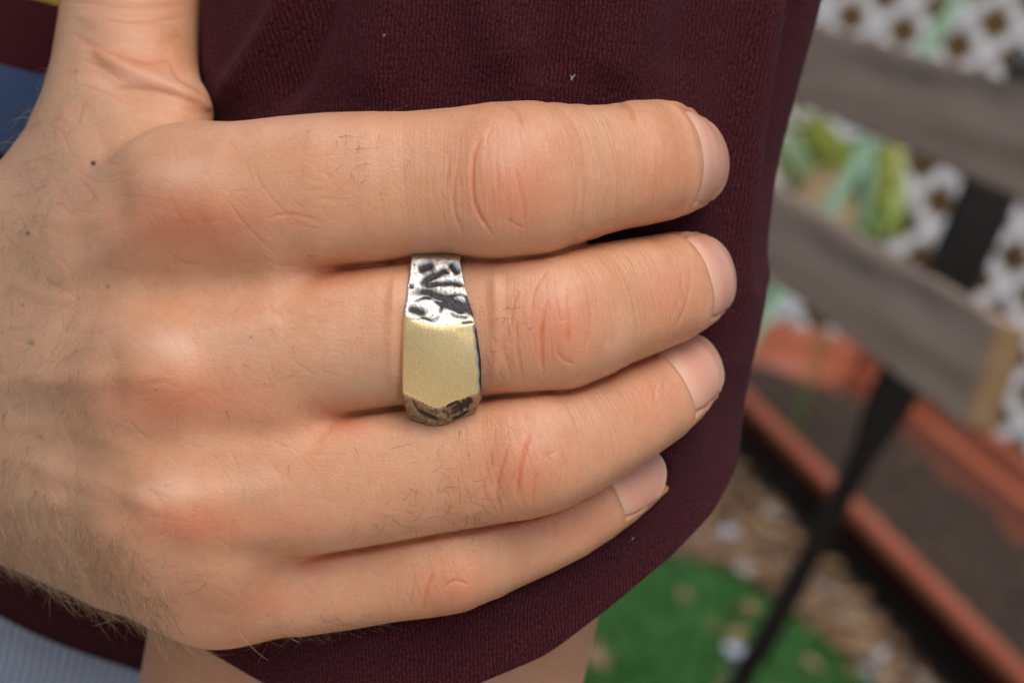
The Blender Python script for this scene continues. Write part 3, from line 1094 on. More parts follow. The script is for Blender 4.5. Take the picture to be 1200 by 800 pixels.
X = X + dx * foldf
Z = Z + dz * foldf
SV = np.stack([X, YS, Z], -1)
# press the cloth under the fingers: nothing of the sleeve may pass through the hand
flat = SV.reshape(-1, 3).copy()
near = np.nonzero((np.cos(tw).ravel() > -0.3) & (flat[:, 1] < 60))[0]
for _ in range(2):
    q_ = flat[near]
    dd = hand_sdf(q_)
    push = np.clip(0.35 - dd, 0, 6)
    flat[near, 2] -= push * 0.8
    flat[near, 0] -= push * 0.25 * np.sin(TT.ravel()[near])
arc = np.cumsum(np.hypot(np.diff(SV[40, :, 0], append=SV[40, 0, 0]), np.diff(SV[40, :, 2], append=SV[40, 0, 2])))
arc = np.where(np.arange(nth) >= nth // 2, arc - arc[-1], arc)
uvm = np.stack([np.broadcast_to(np.concatenate([[0], arc[:-1]]) - (np.arange(nth) == nth // 2) * (arc[nth // 2 - 1] - arc[nth // 2]), TT.shape) + 0.05 * YS, YS, 0 * YS], -1).reshape(-1, 3)
# hem: turn under with a second inner layer
V_all, uv_all, rows = [flat.reshape(nvv, nth, 3)], [uvm.reshape(nvv, nth, 3)], nvv
cxm = 0.5 * (sleeve_right(YS[-1]) - 52.0)
last = flat.reshape(nvv, nth, 3)[-1]
inn = np.stack([-np.sin(th), 0 * th, -np.cos(th)], -1)
for k, (di, dy) in enumerate(((0.25, -0.25), (0.8, -0.35), (1.2, 0.0), (1.3, 0.8), (1.35, 4), (1.35, 10), (1.2, 16), (1.2, 45))):
    r = last + inn * di + np.array([0, dy, 0])
    V_all.append(r[None])
    u = uvm.reshape(nvv, nth, 3)[-1].copy(); u[:, 1] += dy
    uv_all.append(u[None]); rows += 1
SVv = np.concatenate(V_all).reshape(-1, 3)
SUV = np.concatenate(uv_all).reshape(-1, 3)
shirt = empty('t_shirt', (0, 0, 0))
shirt.parent = person
shirt.location = -person.location
shirt_loc_fix = None
sleeve = mesh_obj('sleeve', toworld(SVv), grid_faces(nth, rows, True)[:, ::-1], KNIT, shirt, attrs={'uvm': SUV})

def fibre_mesh(roots, dirs, lens, rads, bend, n=4):
    V, Q = [], []
    for p, d, L, r, bd in zip(roots, dirs, lens, rads, bend):
        d = d / np.linalg.norm(d)
        e1 = np.cross(d, [0.3, 0.5, 0.81]); e1 /= np.linalg.norm(e1)
        e2 = np.cross(d, e1)
        k = len(V)
        q = p.copy()
        for i in range(n):
            for w in range(3):
                V.append(q + r * (math.cos(w * 2.094) * e1 + math.sin(w * 2.094) * e2))
            d = d + bd; d = d / np.linalg.norm(d)
            q = q + d * L / (n - 1)
        for i in range(n - 1):
            for w in range(3):
                Q.append((k + i * 3 + w, k + i * 3 + (w + 1) % 3, k + (i + 1) * 3 + (w + 1) % 3, k + (i + 1) * 3 + w))
    return np.array(V), np.array(Q)


S3 = flat.reshape(nvv, nth, 3)
du, dv = np.roll(S3, -1, 1) - S3, np.roll(S3, -1, 0) - S3
dv[-1] = dv[-2]
SN = np.cross(dv, du).reshape(-1, 3)
SN /= np.linalg.norm(SN, axis=1)[:, None] + 1e-9
if (SN[:, 2] * np.cos(tw).ravel()).mean() < 0:
    SN = -SN
cand = np.nonzero((np.cos(tw).ravel() > -0.25) & (flat[:, 1] < 62))[0]
pick = rng.choice(cand, 9000)
fd = SN[pick] * rng.uniform(0.3, 1.0, (9000, 1)) + rng.normal(0, 0.55, (9000, 3))
fv, fq = fibre_mesh(flat[pick], fd, rng.uniform(0.25, 0.95, 9000), rng.uniform(0.010, 0.019, 9000), rng.normal(0, 0.3, (9000, 3)))
FZ = Mat('maroon_fibre', 0.9, (0.09, 0.014, 0.02))
fz = mesh_obj('fuzz', toworld(fv), fq, FZ.m, sleeve)
fz['kind'] = 'stuff'
LINT = Mat('white_lint', 0.9, (0.6, 0.57, 0.5))
for lx, ly, sz in ((668, 93, 1.0), (655, 650, 0.55), (452, 45, 0.5), (742, 632, 0.5), (905, 40, 0.6)):
    dpx = np.hypot(*(np.array(topx(flat[cand])) - np.array([[lx], [ly]])))
    j = cand[np.argmin(dpx)]
    lv, lq = fibre_mesh(flat[[j, j]] + SN[[j, j]] * 0.12, np.array([[0.2, 1, 0.2], [0.5, 0.8, 0.3]]) * 1.0, [1.0 * sz, 0.8 * sz], [0.10 * sz, 0.08 * sz], np.array([[0.2, 0, 0], [-0.3, 0.1, 0]]), 5)
    mesh_obj('lint', toworld(lv), lq, LINT.m, sleeve)

# ------------------------------------------------------------------ shirt torso, shorts, legs (world metres)
def vloft(rings, n=96):
    """rings: (z, cx, cy, rx, ry); superellipse sections"""
    t = np.linspace(0, 2 * np.pi, n, endpoint=False)
    V = []
    for z, cx, cy, rx, ry in rings:
        s, c = np.sin(t), np.cos(t)
        V.append(np.stack([cx + rx * np.sign(s) * np.abs(s) ** 0.85, cy + ry * np.sign(c) * np.abs(c) ** 0.85, 0 * t + z], -1))
    return np.array(V), t


HEM_P = on_plane(80, 742, toworld(np.array([[0, 0, -120.0]]))[0], np.array([0, 1, 0.0]))
hz = HEM_P[2]
TCY = 0.36 + 0.16
nr = 60
ZT = hz + 0.45
zs = np.linspace(ZT, hz, nr)
ctop, cbot = np.array([-0.075, TCY]), np.array([-0.10, TCY])
rings = []
for z in zs:
    w = (ZT - z) / (ZT - hz)
    rings.append((z, ctop[0] + (cbot[0] - ctop[0]) * w, TCY, 0.112 + 0.006 * math.sin(w * 7), 0.165 + 0.004 * math.sin(w * 11)))
TVv, tt = vloft(rings, 200)
wav = 0.002 * np.sin(tt * 6)[None, :] * np.linspace(0.2, 1, nr)[:, None] + 0.002 * np.sin(tt[None, :] * 13 + zs[:, None] * 30)
TVv[..., 0] += wav * np.sin(tt); TVv[..., 1] += wav * np.cos(tt)
per = np.cumsum(np.linalg.norm(np.diff(TVv[0, :, :2], axis=0, append=TVv[0, :1, :2]), axis=1)) * 1000
ZREF = on_plane(20, 125, toworld(np.array([[0, 0, -105.0]]))[0], np.array([0, 1, 0.0]))[2]
wv_ = np.linspace(0, 1, nr)[:, None] ** 4
TVv[..., 2] -= (TVv[..., 0] - HEM_P[0]) * 0.30 * wv_
tuv = np.stack([np.broadcast_to(per, TVv.shape[:2]), (TVv[..., 2] - ZREF) * 1000, 0 * TVv[..., 2]], -1)
inner = TVv[-1:].copy(); inner[..., :2] = (inner[..., :2] - cbot) * 0.97 + cbot; inner[..., 2] += 0.03
TVv = np.concatenate([TVv, inner]); tuv = np.concatenate([tuv, tuv[-1:]])
mesh_obj('shirt_body', TVv.reshape(-1, 3), grid_faces(200, nr + 1, True), KNIT_PRINT, shirt, attrs={'uvm': tuv.reshape(-1, 3)})

SHM = Mat('striped_cotton', 0.9)
suv = SHM.attr('uvm').outputs['Vector']
ssp = SHM.n('ShaderNodeSeparateXYZ')
SHM.l(suv, ssp.inputs[0])
sw = SHM.math('SINE', SHM.math('MULTIPLY', SHM.math('ADD', ssp.outputs[0], SHM.math('MULTIPLY', SHM.noise(suv, 0.08, 2), 1.5)), 2 * math.pi / 1.75))
SHM.color(SHM.mix(SHM.mapr(sw, -0.5, 0.5), (0.16, 0.24, 0.42), (0.50, 0.54, 0.60)))
SHM.normal(SHM.bump(sw, 0.0004, 0.6))
zs2 = np.linspace(hz + 0.03, hz - 0.36, 60)
rings = []
for z in zs2:
    d = hz + 0.03 - z
    rings.append((z, -0.10 - 0.004, TCY, 0.106 + 0.012 * min(1, d / 0.25) + (0.0035 * math.exp(-((d - 0.052) / 0.006) ** 2)), 0.157 + 0.015 * min(1, d / 0.25)))
SVs, tt = vloft(rings, 200)
per = np.cumsum(np.linalg.norm(np.diff(SVs[0, :, :2], axis=0, append=SVs[0, :1, :2]), axis=1)) * 1000
wav = 0.003 * np.sin(tt * 9)[None, :] * np.linspace(0.0, 1.5, 60)[:, None]
SVs[..., 0] += wav * np.sin(tt); SVs[..., 1] += wav * np.cos(tt)
uvs = np.stack([np.broadcast_to(per, SVs.shape[:2]), SVs[..., 2] * 1000, 0 * SVs[..., 2]], -1)
mesh_obj('shorts', SVs.reshape(-1, 3), grid_faces(200, 60, True), SHM.m, person, attrs={'uvm': uvs.reshape(-1, 3)})

# ------------------------------------------------------------------ ring on the middle finger
RC = hp(521, 388, -4.6)
PH0 = math.radians(-4.0)
n0 = np.array([0, math.sin(PH0), math.cos(PH0)])
u0 = np.array([0, math.cos(PH0), -math.sin(PH0)])
nph, nx = 560, 84
PH = np.linspace(-np.pi, np.pi, nph, endpoint=False)
XT = np.linspace(-1, 1, nx)
PHg, XTg = np.meshgrid(PH, XT, indexing='ij')
deg = np.degrees(PHg) + 18.0
wl = np.interp(deg, [-180, -110, -60, -40, -25, 28, 45, 75, 120, 180], [2.4, 2.6, 3.6, 4.9, 5.3, 5.2, 4.9, 4.4, 3.0, 2.4])
wr_ = np.interp(deg, [-180, -110, -60, -40, -25, 0, 28, 45, 75, 120, 180], [2.4, 2.6, 3.4, 4.5, 5.3, 5.2, 4.5, 3.6, 2.4, 2.4, 2.4])
Xg = np.where(XTg < 0, XTg * wl, XTg * wr_)


def plane_r(nv, d):
    nv = np.array(nv, float); nv /= np.linalg.norm(nv)
    den = nv[1] * np.sin(PHg) + nv[2] * np.cos(PHg)
    return np.where(den > 0.05, (d - nv[0] * Xg) / np.maximum(den, 0.05), 99.0)


def facet(nx_, nb_, dd, tilt):
    t = math.radians(tilt)
    return plane_r((nx_ * math.sin(t), nb_ * math.sin(t), math.cos(t)), dd * math.sin(t) + 11.3 * math.cos(t))


r_plate = plane_r((0, 0, 1), 11.3) - 0.030 * (Xg ** 2) - 0.012 * np.minimum((11.3 * np.tan(np.clip(PHg, -1, 1)) + 3.5) ** 2, 34.0)
cyl = np.interp(deg, [-180, -110, -75, -50, 0, 50, 70, 110, 180], [10.9, 11.0, 13.4, 15.6, 16.2, 12.6, 12.2, 11.2, 10.9])
others = [facet(-0.51, -0.86, 8.7, 54), facet(0.47, -0.88, 8.5, 58), facet(0.05, -0.998, 9.4, 54), facet(0, 1.0, 1.0, 29), facet(-1, 0, 5.0, 52), facet(1, 0.06, 4.95, 50), cyl]
oth = others[0]
for r_ in others[1:]:
    oth = smin(oth, r_, 0.35)
rr = smin(r_plate, oth, 0.45)
isgold = r_plate < oth
outer = RC + Xg[..., None] * np.array([1, 0, 0]) + rr[..., None] * (np.cos(PHg)[..., None] * n0 + np.sin(PHg)[..., None] * u0)
opx, opy = topx(outer.reshape(-1, 3))


def zs4(pts):
    return [(440 + x / 3.478, 280 + y / 3.478) for x, y in pts]


ENGR = [(zs4(p), w / 3.478, a) for p, w, a in [
    ([(172, 122), (205, 112), (240, 100)], 26, 1.0), ([(178, 182), (230, 152), (296, 118)], 19, 1.0), ([(300, 96), (320, 118), (338, 140)], 15, 1.0),
    ([(205, 188), (280, 178), (370, 186)], 11, 1.0), ([(138, 216), (200, 212), (260, 232), (340, 262), (424, 326)], 25, 1.0), ([(128, 282), (160, 290), (205, 304)], 20, 1.0), ([(262, 258), (310, 280), (360, 300)], 12, 0.8),
    ([(138, 184), (150, 200)], 9, 0.9), ([(150, 258), (190, 240), (230, 240)], 5, 0.7), ([(240, 250), (268, 270), (262, 300)], 6, 0.8), ([(180, 320), (230, 330), (262, 312)], 5, 0.6),
    ([(366, 236), (392, 262), (414, 310)], 15, 1.0), ([(300, 300), (350, 320), (380, 318)], 6, 0.7), ([(286, 240), (330, 225), (390, 240)], 5, 0.6), ([(350, 346), (400, 338)], 5, 0.9),
    ([(402, 348), (416, 400), (427, 480), (432, 560), (429, 645)], 11, 1.3), ([(285, 690), (312, 676), (345, 660)], 7, 1.0), ([(300, 702), (345, 680), (395, 652)], 8, 1.0), ([(300, 722), (350, 694), (398, 664)], 7, 1.0),
    ([(330, 668), (350, 690), (352, 712)], 6, 1.0), ([(350, 655), (372, 676), (378, 700)], 6, 1.0), ([(310, 740), (350, 722), (386, 702)], 7, 1.0), ([(372, 648), (392, 668)], 8, 1.0), ([(268, 700), (290, 712), (300, 735)], 6, 0.8),
    ([(164, 690), (200, 716), (262, 746)], 11, 1.0), ([(150, 660), (170, 690)], 7, 0.7), ([(215, 700), (260, 715)], 6, 0.6), ([(270, 120), (300, 140)], 5, 0.6),
    ([(150, 330), (200, 322), (240, 345)], 4, 0.4)]]
wx_ = 1.8 * np.sin(opy * 0.33 + 1.5 * np.sin(opx * 0.21))
wy_ = 1.8 * np.sin(opx * 0.29 + 1.5 * np.sin(opy * 0.24))
gr = np.clip(strokes_field(opx + wx_ * 0.2, opy + wy_ * 0.2, ENGR, np.ones(len(opx), bool)), 0, 1).reshape(rr.shape)
back = (np.abs(deg) > 95)
gr = np.where(back, 0.0, gr)
rough_n = 0.03 * np.sin(Xg * 7 + 3 * np.sin(PHg * 14)) * np.sin(PHg * 33 + Xg * 3) * (~isgold)
chamf = 0.25 * np.clip((np.abs(XTg) - 0.94) / 0.06, 0, 1) ** 2
rr = rr - 0.32 * gr + rough_n - chamf
outer = RC + Xg[..., None] * np.array([1, 0, 0]) + rr[..., None] * (np.cos(PHg)[..., None] * n0 + np.sin(PHg)[..., None] * u0)
Rin = 9.35
inner_l = RC + (Xg[:, :1] * 0.96)[..., None] * np.array([1, 0, 0]) + Rin * (np.cos(PHg[:, :1])[..., None] * n0 + np.sin(PHg[:, :1])[..., None] * u0)
inner_r = RC + (Xg[:, -1:] * 0.96)[..., None] * np.array([1, 0, 0]) + Rin * (np.cos(PHg[:, :1])[..., None] * n0 + np.sin(PHg[:, :1])[..., None] * u0)
allv = np.concatenate([inner_l, outer, inner_r], axis=1)
nc = nx + 2
gro = np.concatenate([0 * gr[:, :1] + 0.2, gr, 0 * gr[:, :1] + 0.2], axis=1).ravel()
qi, qj = np.meshgrid(np.arange(nph), np.arange(nc), indexing='ij')
q2, q3 = (qi + 1) % nph, (qj + 1) % nc
RQ = np.stack([qi * nc + qj, qi * nc + q3, q2 * nc + q3, q2 * nc + qj], -1).reshape(-1, 4)[:, ::-1]
goldv = np.concatenate([np.zeros((nph, 1), bool), isgold & (gr < 0.35), np.zeros((nph, 1), bool)], axis=1).ravel()
fg = goldv[RQ].all(1)
ring = empty('ring', tuple(toworld(RC[None])[0]))
tag(ring, 'silver ring with flat brushed gold face worn on the middle finger', 'ring')
for nm, msk, mt in (('band', ~fg, SILVER), ('gold_plate', fg, GOLD)):
    used, inv = np.unique(RQ[msk], return_inverse=True)
    av = allv.reshape(-1, 3)[used]
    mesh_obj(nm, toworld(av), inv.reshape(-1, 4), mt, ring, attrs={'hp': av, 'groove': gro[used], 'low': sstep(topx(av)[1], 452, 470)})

# ------------------------------------------------------------------ background materials
def wood_material():
    M = Mat('weathered_wood', 0.8)
    P = M.coords()
    g = M.noise(M.vscale(P, (3, 60, 60)), 1.0, 4, 0.65, 0.3)
    st = M.noise(M.vscale(P, (1.2, 22, 22)), 1.0, 4, 0.7)
    c = M.mix(M.mapr(g, 0.3, 0.7), (0.30, 0.215, 0.155), (0.50, 0.39, 0.30))
    c = M.mix(M.mapr(st, 0.5, 0.72, 0, 0.6), c, (0.21, 0.13, 0.085))
    c = M.mix(M.mapr(st, 0.45, 0.33, 0, 0.75), c, (0.085, 0.07, 0.065))
    M.color(c)
    M.normal(M.bump(g, 0.002, 0.6))
    return M.m


def simple(name, col, rough, n_scale=8.0, col2=None, bump=0.0, metal=0.0):
    M = Mat(name, rough)
    n = M.noise(M.coords(), n_scale, 4, 0.6)
    M.color(M.mix(M.mapr(n, 0.3, 0.7), col, col2 or tuple(c * 0.7 for c in col)))
    if bump:
        M.normal(M.bump(n, bump, 0.7))
    M.setb(Metallic=metal)
    return M.m


WOOD = wood_material()
ENDGRAIN = simple('fresh_end_grain', (0.30, 0.19, 0.09), 0.8, 90, (0.2, 0.12, 0.06))
BLACK = simple('black_iron', (0.009, 0.009, 0.010), 0.5, 40, (0.014, 0.012, 0.011))
TERRA = simple('terracotta_plastic', (0.36, 0.10, 0.048), 0.55, 5, (0.27, 0.062, 0.025))
SOIL = simple('potting_soil', (0.055, 0.032, 0.02), 0.95, 40, (0.02, 0.011, 0.007), 0.012)
DIRT = simple('dirt', (0.10, 0.066, 0.036), 0.95, 25, (0.035, 0.022, 0.012), 0.01)
WHITE = simple('white_lattice_paint', (0.78, 0.80, 0.82), 0.55, 12, (0.70, 0.71, 0.72))
BROWN = simple('brown_boards', (0.24, 0.145, 0.05), 0.8, 9, (0.16, 0.09, 0.03))
TURF = simple('turf_base', (0.018, 0.085, 0.014), 0.9, 30, (0.012, 0.06, 0.01))


def box_mesh(name, sx, sy, sz, bevel, mats, seg=2):
    bm = bmesh.new()
    bmesh.ops.create_cube(bm, size=1.0)
    bmesh.ops.scale(bm, vec=(sx, sy, sz), verts=bm.verts)
    bmesh.ops.bevel(bm, geom=bm.edges[:], offset=bevel, segments=seg, affect='EDGES')
    me = bpy.data.meshes.new(name)
    bm.to_mesh(me); bm.free()
    for m in mats:
        me.materials.append(m)
    return me


def put(name, me, M4, parent=None):
    o = bpy.data.objects.new(name, me)
    COL.objects.link(o)
    if parent is not None:
        o.parent = parent
        o.matrix_basis = Matrix.Translation(-Vector(parent.location)) @ M4
    else:
        o.matrix_basis = M4
    return o


def frame(o, ex, ey, ez):
    return Matrix(((ex[0], ey[0], ez[0], o[0]), (ex[1], ey[1], ez[1], o[1]), (ex[2], ey[2], ez[2], o[2]), (0, 0, 0, 1)))


b = ray(230, -170); b[2] = 0; b /= np.linalg.norm(b)        # direction in which bench and planter run
nb = np.array([b[1], -b[0], 0])                             # horizontal, to the right of it
UP = np.array([0, 0, 1.0])

# ------------------------------------------------------------------ bench
P0 = CP + ray(1050, 100) * 1.5
bench = empty('bench', (P0[0], P0[1], 0))
tag(bench, 'weathered grey wooden bench rails on a black iron frame', 'bench')
for qt, qb in ((0.028, -0.045), (-0.125, -0.200)):
    p0, p1 = -0.295, 0.98
    me = box_mesh('slat', p1 - p0, 0.024, qt - qb, 0.003, [WOOD, ENDGRAIN])
    for f in me.polygons:
        if abs(f.normal.x) > 0.9:
            f.material_index = 1
    o = P0 + b * (p0 + p1) / 2 + UP * (qt + qb) / 2 + nb * 0.012
    put('slat', me, frame(o, b, np.cross(UP, b), UP), bench)


def strap(name, path, widths, thick, wdir, mat, parent):
    """flat bar swept along path; widths per node, width direction wdir"""
    path = np.array(path); C = catmull(np.hstack([path, np.array(widths)[:, None], np.array(thick)[:, None]]), 40)
    V, Q = [], []
    T = np.gradient(C[:, :3], axis=0); T /= np.linalg.norm(T, axis=1)[:, None]
    nn = 12
    for k in range(len(C)):
        w = wdir - T[k] * (wdir @ T[k]); w /= np.linalg.norm(w)
        d = np.cross(T[k], w)
        for a in np.linspace(0, 2 * np.pi, nn, endpoint=False):
            ca, sa = math.cos(a), math.sin(a)
            V.append(C[k, :3] + w * C[k, 3] / 2 * np.sign(ca) * abs(ca) ** 0.4 + d * C[k, 4] / 2 * np.sign(sa) * abs(sa) ** 0.4)
    V = np.array(V)
    V = np.vstack([V, C[0, :3], C[-1, :3]])
    Q = [tuple(f) for f in grid_faces(nn, len(C), True)]
    e = len(V)
    Q += [(e - 2, (a + 1) % nn, a) for a in range(nn)] + [(e - 1, (len(C) - 1) * nn + a, (len(C) - 1) * nn + (a + 1) % nn) for a in range(nn)]
    return mesh_obj(name, V, Q, mat, parent)


def leg_path(dp):
    pts = [(-0.262 + dp, 0.05), (-0.25 + dp, -0.03), (-0.231 + dp, -0.112), (-0.19 + dp, -0.235), (-0.165 + dp, -0.30), (-0.092 + dp, -0.483), (-0.06 + dp, -0.56)]
    out = [P0 + b * (p + 0.10) + UP * q + nb * 0.036 for p, q in pts]
    foot = out[-1] + b * 0.12 + nb * 0.02; foot[2] = 0.0
    return out + [foot]


for dp, sg in ((0, 1), (1.1, -1)):
    pth = leg_path(0) if dp == 0 else [P0 + b * (0.98 - 0.1) + (p - P0) - b * ((p - P0) @ b) - b * ((p - P0) @ b) * 0.6 for p in leg_path(0)]
    pth = [np.array(p) for p in pth]
    strap('leg', pth, [0.046, 0.046, 0.046, 0.038, 0.018, 0.017, 0.017, 0.017], [0.008, 0.008, 0.008, 0.010, 0.016, 0.018, 0.018, 0.018], nb, BLACK, bench)

# ------------------------------------------------------------------ planter trough with soil
ZR = 0.145
fr = on_z(1040, 622, ZR); bk = on_z(1160, 506, ZR); fe = on_z(884, 372, ZR)
cf, cb_ = fr @ nb, bk @ nb            # offsets of front and back rim
pe0, pe1 = fe @ b, fe @ b - 2.6       # far and near ends along b


def pl(c, p, z):
    return nb * c + b * p + UP * z


lipw = 0.030
outl = [(0, 0), (0, 0)]
# profile of the wall, from outside foot over the rim to the inside foot: (inset from rim centre outwards, z)
prof = [(-0.11, 0.002), (-0.012, ZR - 0.035), (0.008, ZR - 0.034), (0.022, ZR - 0.028), (0.026, ZR - 0.012), (0.022, ZR - 0.002), (0.010, ZR + 0.002),
        (-0.006, ZR + 0.001), (-0.018, ZR - 0.006), (-0.022, ZR - 0.020), (-0.030, ZR - 0.06), (-0.125, 0.012)]
V, Q = [], []
nC = 8
base = []
rc = 0.05
corners = [(cf, pe1, -1, -1), (cb_, pe1, 1, -1), (cb_, pe0, 1, 1), (cf, pe0, -1, 1)]
loop = []
for (c, p, sc_, sp_), a0 in zip(corners, (math.pi, 1.5 * math.pi, 0, 0.5 * math.pi)):
    for k in range(nC + 1):
        a = a0 + k / nC * math.pi / 2
        loop.append((c - sc_ * rc + 0 * a, p - sp_ * rc, math.cos(a), math.sin(a)))
for cc, pp, ca, sa in loop:
    for ins, z in prof:
        V.append(pl(cc + (rc + ins) * ca, pp + (rc + ins) * sa, z))
nl_, npf = len(loop), len(prof)
for i in range(nl_):
    j = (i + 1) % nl_
    for k in range(npf - 1):
        Q.append((i * npf + k, j * npf + k, j * npf + k + 1, i * npf + k + 1))
planter = empty('planter', tuple(pl((cf + cb_) / 2, (pe0 + pe1) / 2, 0)))
tag(planter, 'long terracotta planter trough filled with dark soil behind the bench', 'planter')
mesh_obj('trough', np.array(V), Q, TERRA, planter)
# soil
ns, ms = 50, 160
cs_, ps_ = np.meshgrid(np.linspace(cf + 0.097, cb_ - 0.097, ns), np.linspace(pe1 + 0.097, pe0 - 0.097, ms))
zz = ZR - 0.112 + 0.006 * np.sin(cs_ * 21 + 2 * np.sin(ps_ * 7)) + 0.005 * np.sin(ps_ * 17 + cs_ * 9) + rng.normal(0, 0.004, cs_.shape)
SVp = cs_[..., None] * nb + ps_[..., None] * b + zz[..., None] * UP
mesh_obj('soil', SVp.reshape(-1, 3), grid_faces(ns, ms), SOIL, planter)

# ------------------------------------------------------------------ ground, turf, litter
gx = np.array([(-40, -20, -0.0), (40, -20, 0), (40, 60, 0), (-40, 60, 0)], float)
g = mesh_obj('ground', gx, np.array([[0, 1, 2, 3]]), DIRT, None, smooth=False)
tag(g, kind='structure')
BOUNCE = simple('pale_bounce', (0.55, 0.51, 0.45), 0.85, 5, (0.46, 0.43, 0.38))
pv = mesh_obj('bounce_sheet', np.array([(-9, -12, 0.004), (9, -12, 0.004), (9, 0.3, 0.004), (-9, 0.3, 0.004)], float), np.array([[0, 1, 2, 3]]), BOUNCE, None, smooth=False)  # unseen pale sheet, added to bounce light on to the ring and hand
tag(pv, kind='structure')
tpx = [(560, 640), (740, 652), (800, 655), (850, 668), (900, 700), (960, 745), (1020, 800), (1090, 860), (1150, 940), (600, 1200), (200, 1200), (300, 640)]
tpoly = np.array([on_z(x, y, 0.004) for x, y in tpx])
tb = mesh_obj('turf', tpoly, [tuple(range(len(tpoly)))[::-1]], TURF, None, smooth=False)
if tb.data.polygons[0].normal.z < 0:
    tb.data.flip_normals()
tag(tb, kind='structure')


def in_poly(x, y, poly):
    c = False
    n = len(poly)
    for i in range(n):
        x1, y1 = poly[i][:2]; x2, y2 = poly[(i + 1) % n][:2]
        if (y1 > y) != (y2 > y) and x < (x2 - x1) * (y - y1) / (y2 - y1) + x1:
            c = not c
    return c


GB = Mat('turf_blade', 0.5)
gn = GB.attr('tone').outputs['Fac']
GB.color(GB.mix(gn, (0.022, 0.12, 0.02), (0.08, 0.24, 0.05)))
V, Q, T_ = [], [], []
cnt = 0
while cnt < 16000:
    x, y = rng.uniform(540, 1090), rng.uniform(640, 960)
    p = on_z(x, y, 0.005)
    if not in_poly(p[0], p[1], tpoly):
        continue
    cnt += 1
    a = rng.uniform(0, 6.28); h = rng.uniform(0.014, 0.03); w = rng.uniform(0.0012, 0.0022)
    dx, dy = math.cos(a) * w, math.sin(a) * w
    lx, ly = rng.normal(0, 0.008), rng.normal(0, 0.008)
    k = len(V)
    V += [(p[0] - dx, p[1] - dy, .004), (p[0] + dx, p[1] + dy, .004), (p[0] + dx * .7 + lx * .4, p[1] + dy * .7 + ly * .4, h * .6), (p[0] - dx * .7 + lx * .4, p[1] - dy * .7 + ly * .4, h * .6), (p[0] + lx, p[1] + ly, h)]
    Q += [(k, k + 1, k + 2, k + 3), (k + 3, k + 2, k + 4)]
    T_ += [rng.random()] * 5
gb = mesh_obj('grass_blades', np.array(V), Q, GB.m, None, smooth=False, attrs={'tone': np.array(T_)})
tag(gb, 'short bright green turf blades beside the leaf litter', 'grass', kind='stuff')

LM = Mat('leaf_litter', 0.85)
lt = LM.attr('tone').outputs['Fac']
LM.color(LM.ramp(lt, [(0.0, (0.07, 0.038, 0.02)), (0.22, (0.13, 0.07, 0.035)), (0.45, (0.22, 0.13, 0.06)), (0.62, (0.25, 0.165, 0.085)), (0.78, (0.17, 0.075, 0.04)), (0.9, (0.24, 0.17, 0.105)), (1.0, (0.36, 0.39, 0.48))]))
V, Q, T_ = [], [], []


def chip(p, size, tone):
    a = rng.uniform(0, 6.28)
    ex = np.array([math.cos(a), math.sin(a), rng.normal(0, 0.25)]); ey = np.array([-math.sin(a), math.cos(a), rng.normal(0, 0.25)])
    L, W = size, size * rng.uniform(0.3, 0.7)
    k = len(V)
    cup = rng.uniform(-0.2, 0.35) * W
    th_ = np.array([0, 0, 0.0025])
    outline = [(-0.5, 0), (-0.25, 0.42), (0.15, 0.5), (0.5, 0.05), (0.2, -0.45), (-0.25, -0.4)]
    for lift in (0, 1):
        for u, v in outline:
            V.append(p + ex * u * L + ey * v * W + np.array([0, 0, 0.006 + cup * abs(v)]) + th_ * lift)
            T_.append(tone)
    n = len(outline)
    Q.append(tuple(k + n + i for i in range(n)))
    Q.append(tuple(k + n - 1 - i for i in range(n)))
    for i in range(n):
        Q.append((k + i, k + (i + 1) % n, k + n + (i + 1) % n, k + n + i))


cnt = 0
while cnt < 1500:
    x, y = rng.uniform(690, 1230), rng.uniform(440, 900)
    p = on_z(x, y, 0.004)
    c = p @ nb
    if c > cf - 0.03:
        continue
    inside = in_poly(p[0], p[1], tpoly)
    if inside and rng.random() > 0.012:
        continue
    cnt += 1
    t = rng.random()
    chip(p + np.array([0, 0, rng.uniform(0, 0.012)]), rng.uniform(0.025, 0.075) if not inside else rng.uniform(0.03, 0.06), min(t, 0.93) if rng.random() > 0.005 else 1.0)
for x, y in ((862, 766), (1030, 772), (900, 610), (930, 565)):
    chip(on_z(x, y, 0.02), 0.05, 1.0)
for _ in range(120):
    c, p_ = rng.uniform(cf + 0.12, cb_ - 0.12), rng.uniform(pe1 + 0.1, pe0 - 0.1)
    chip(pl(c, p_, ZR - 0.105), rng.uniform(0.015, 0.04), rng.uniform(0.0, 0.3) if rng.random() > 0.15 else 0.5)
lit = mesh_obj('leaf_litter', np.array(V), Q, LM.m, None, smooth=False, attrs={'tone': np.array(T_)})
tag(lit, 'dry tan leaf and bark litter between the planter and turf', 'leaf litter', kind='stuff')

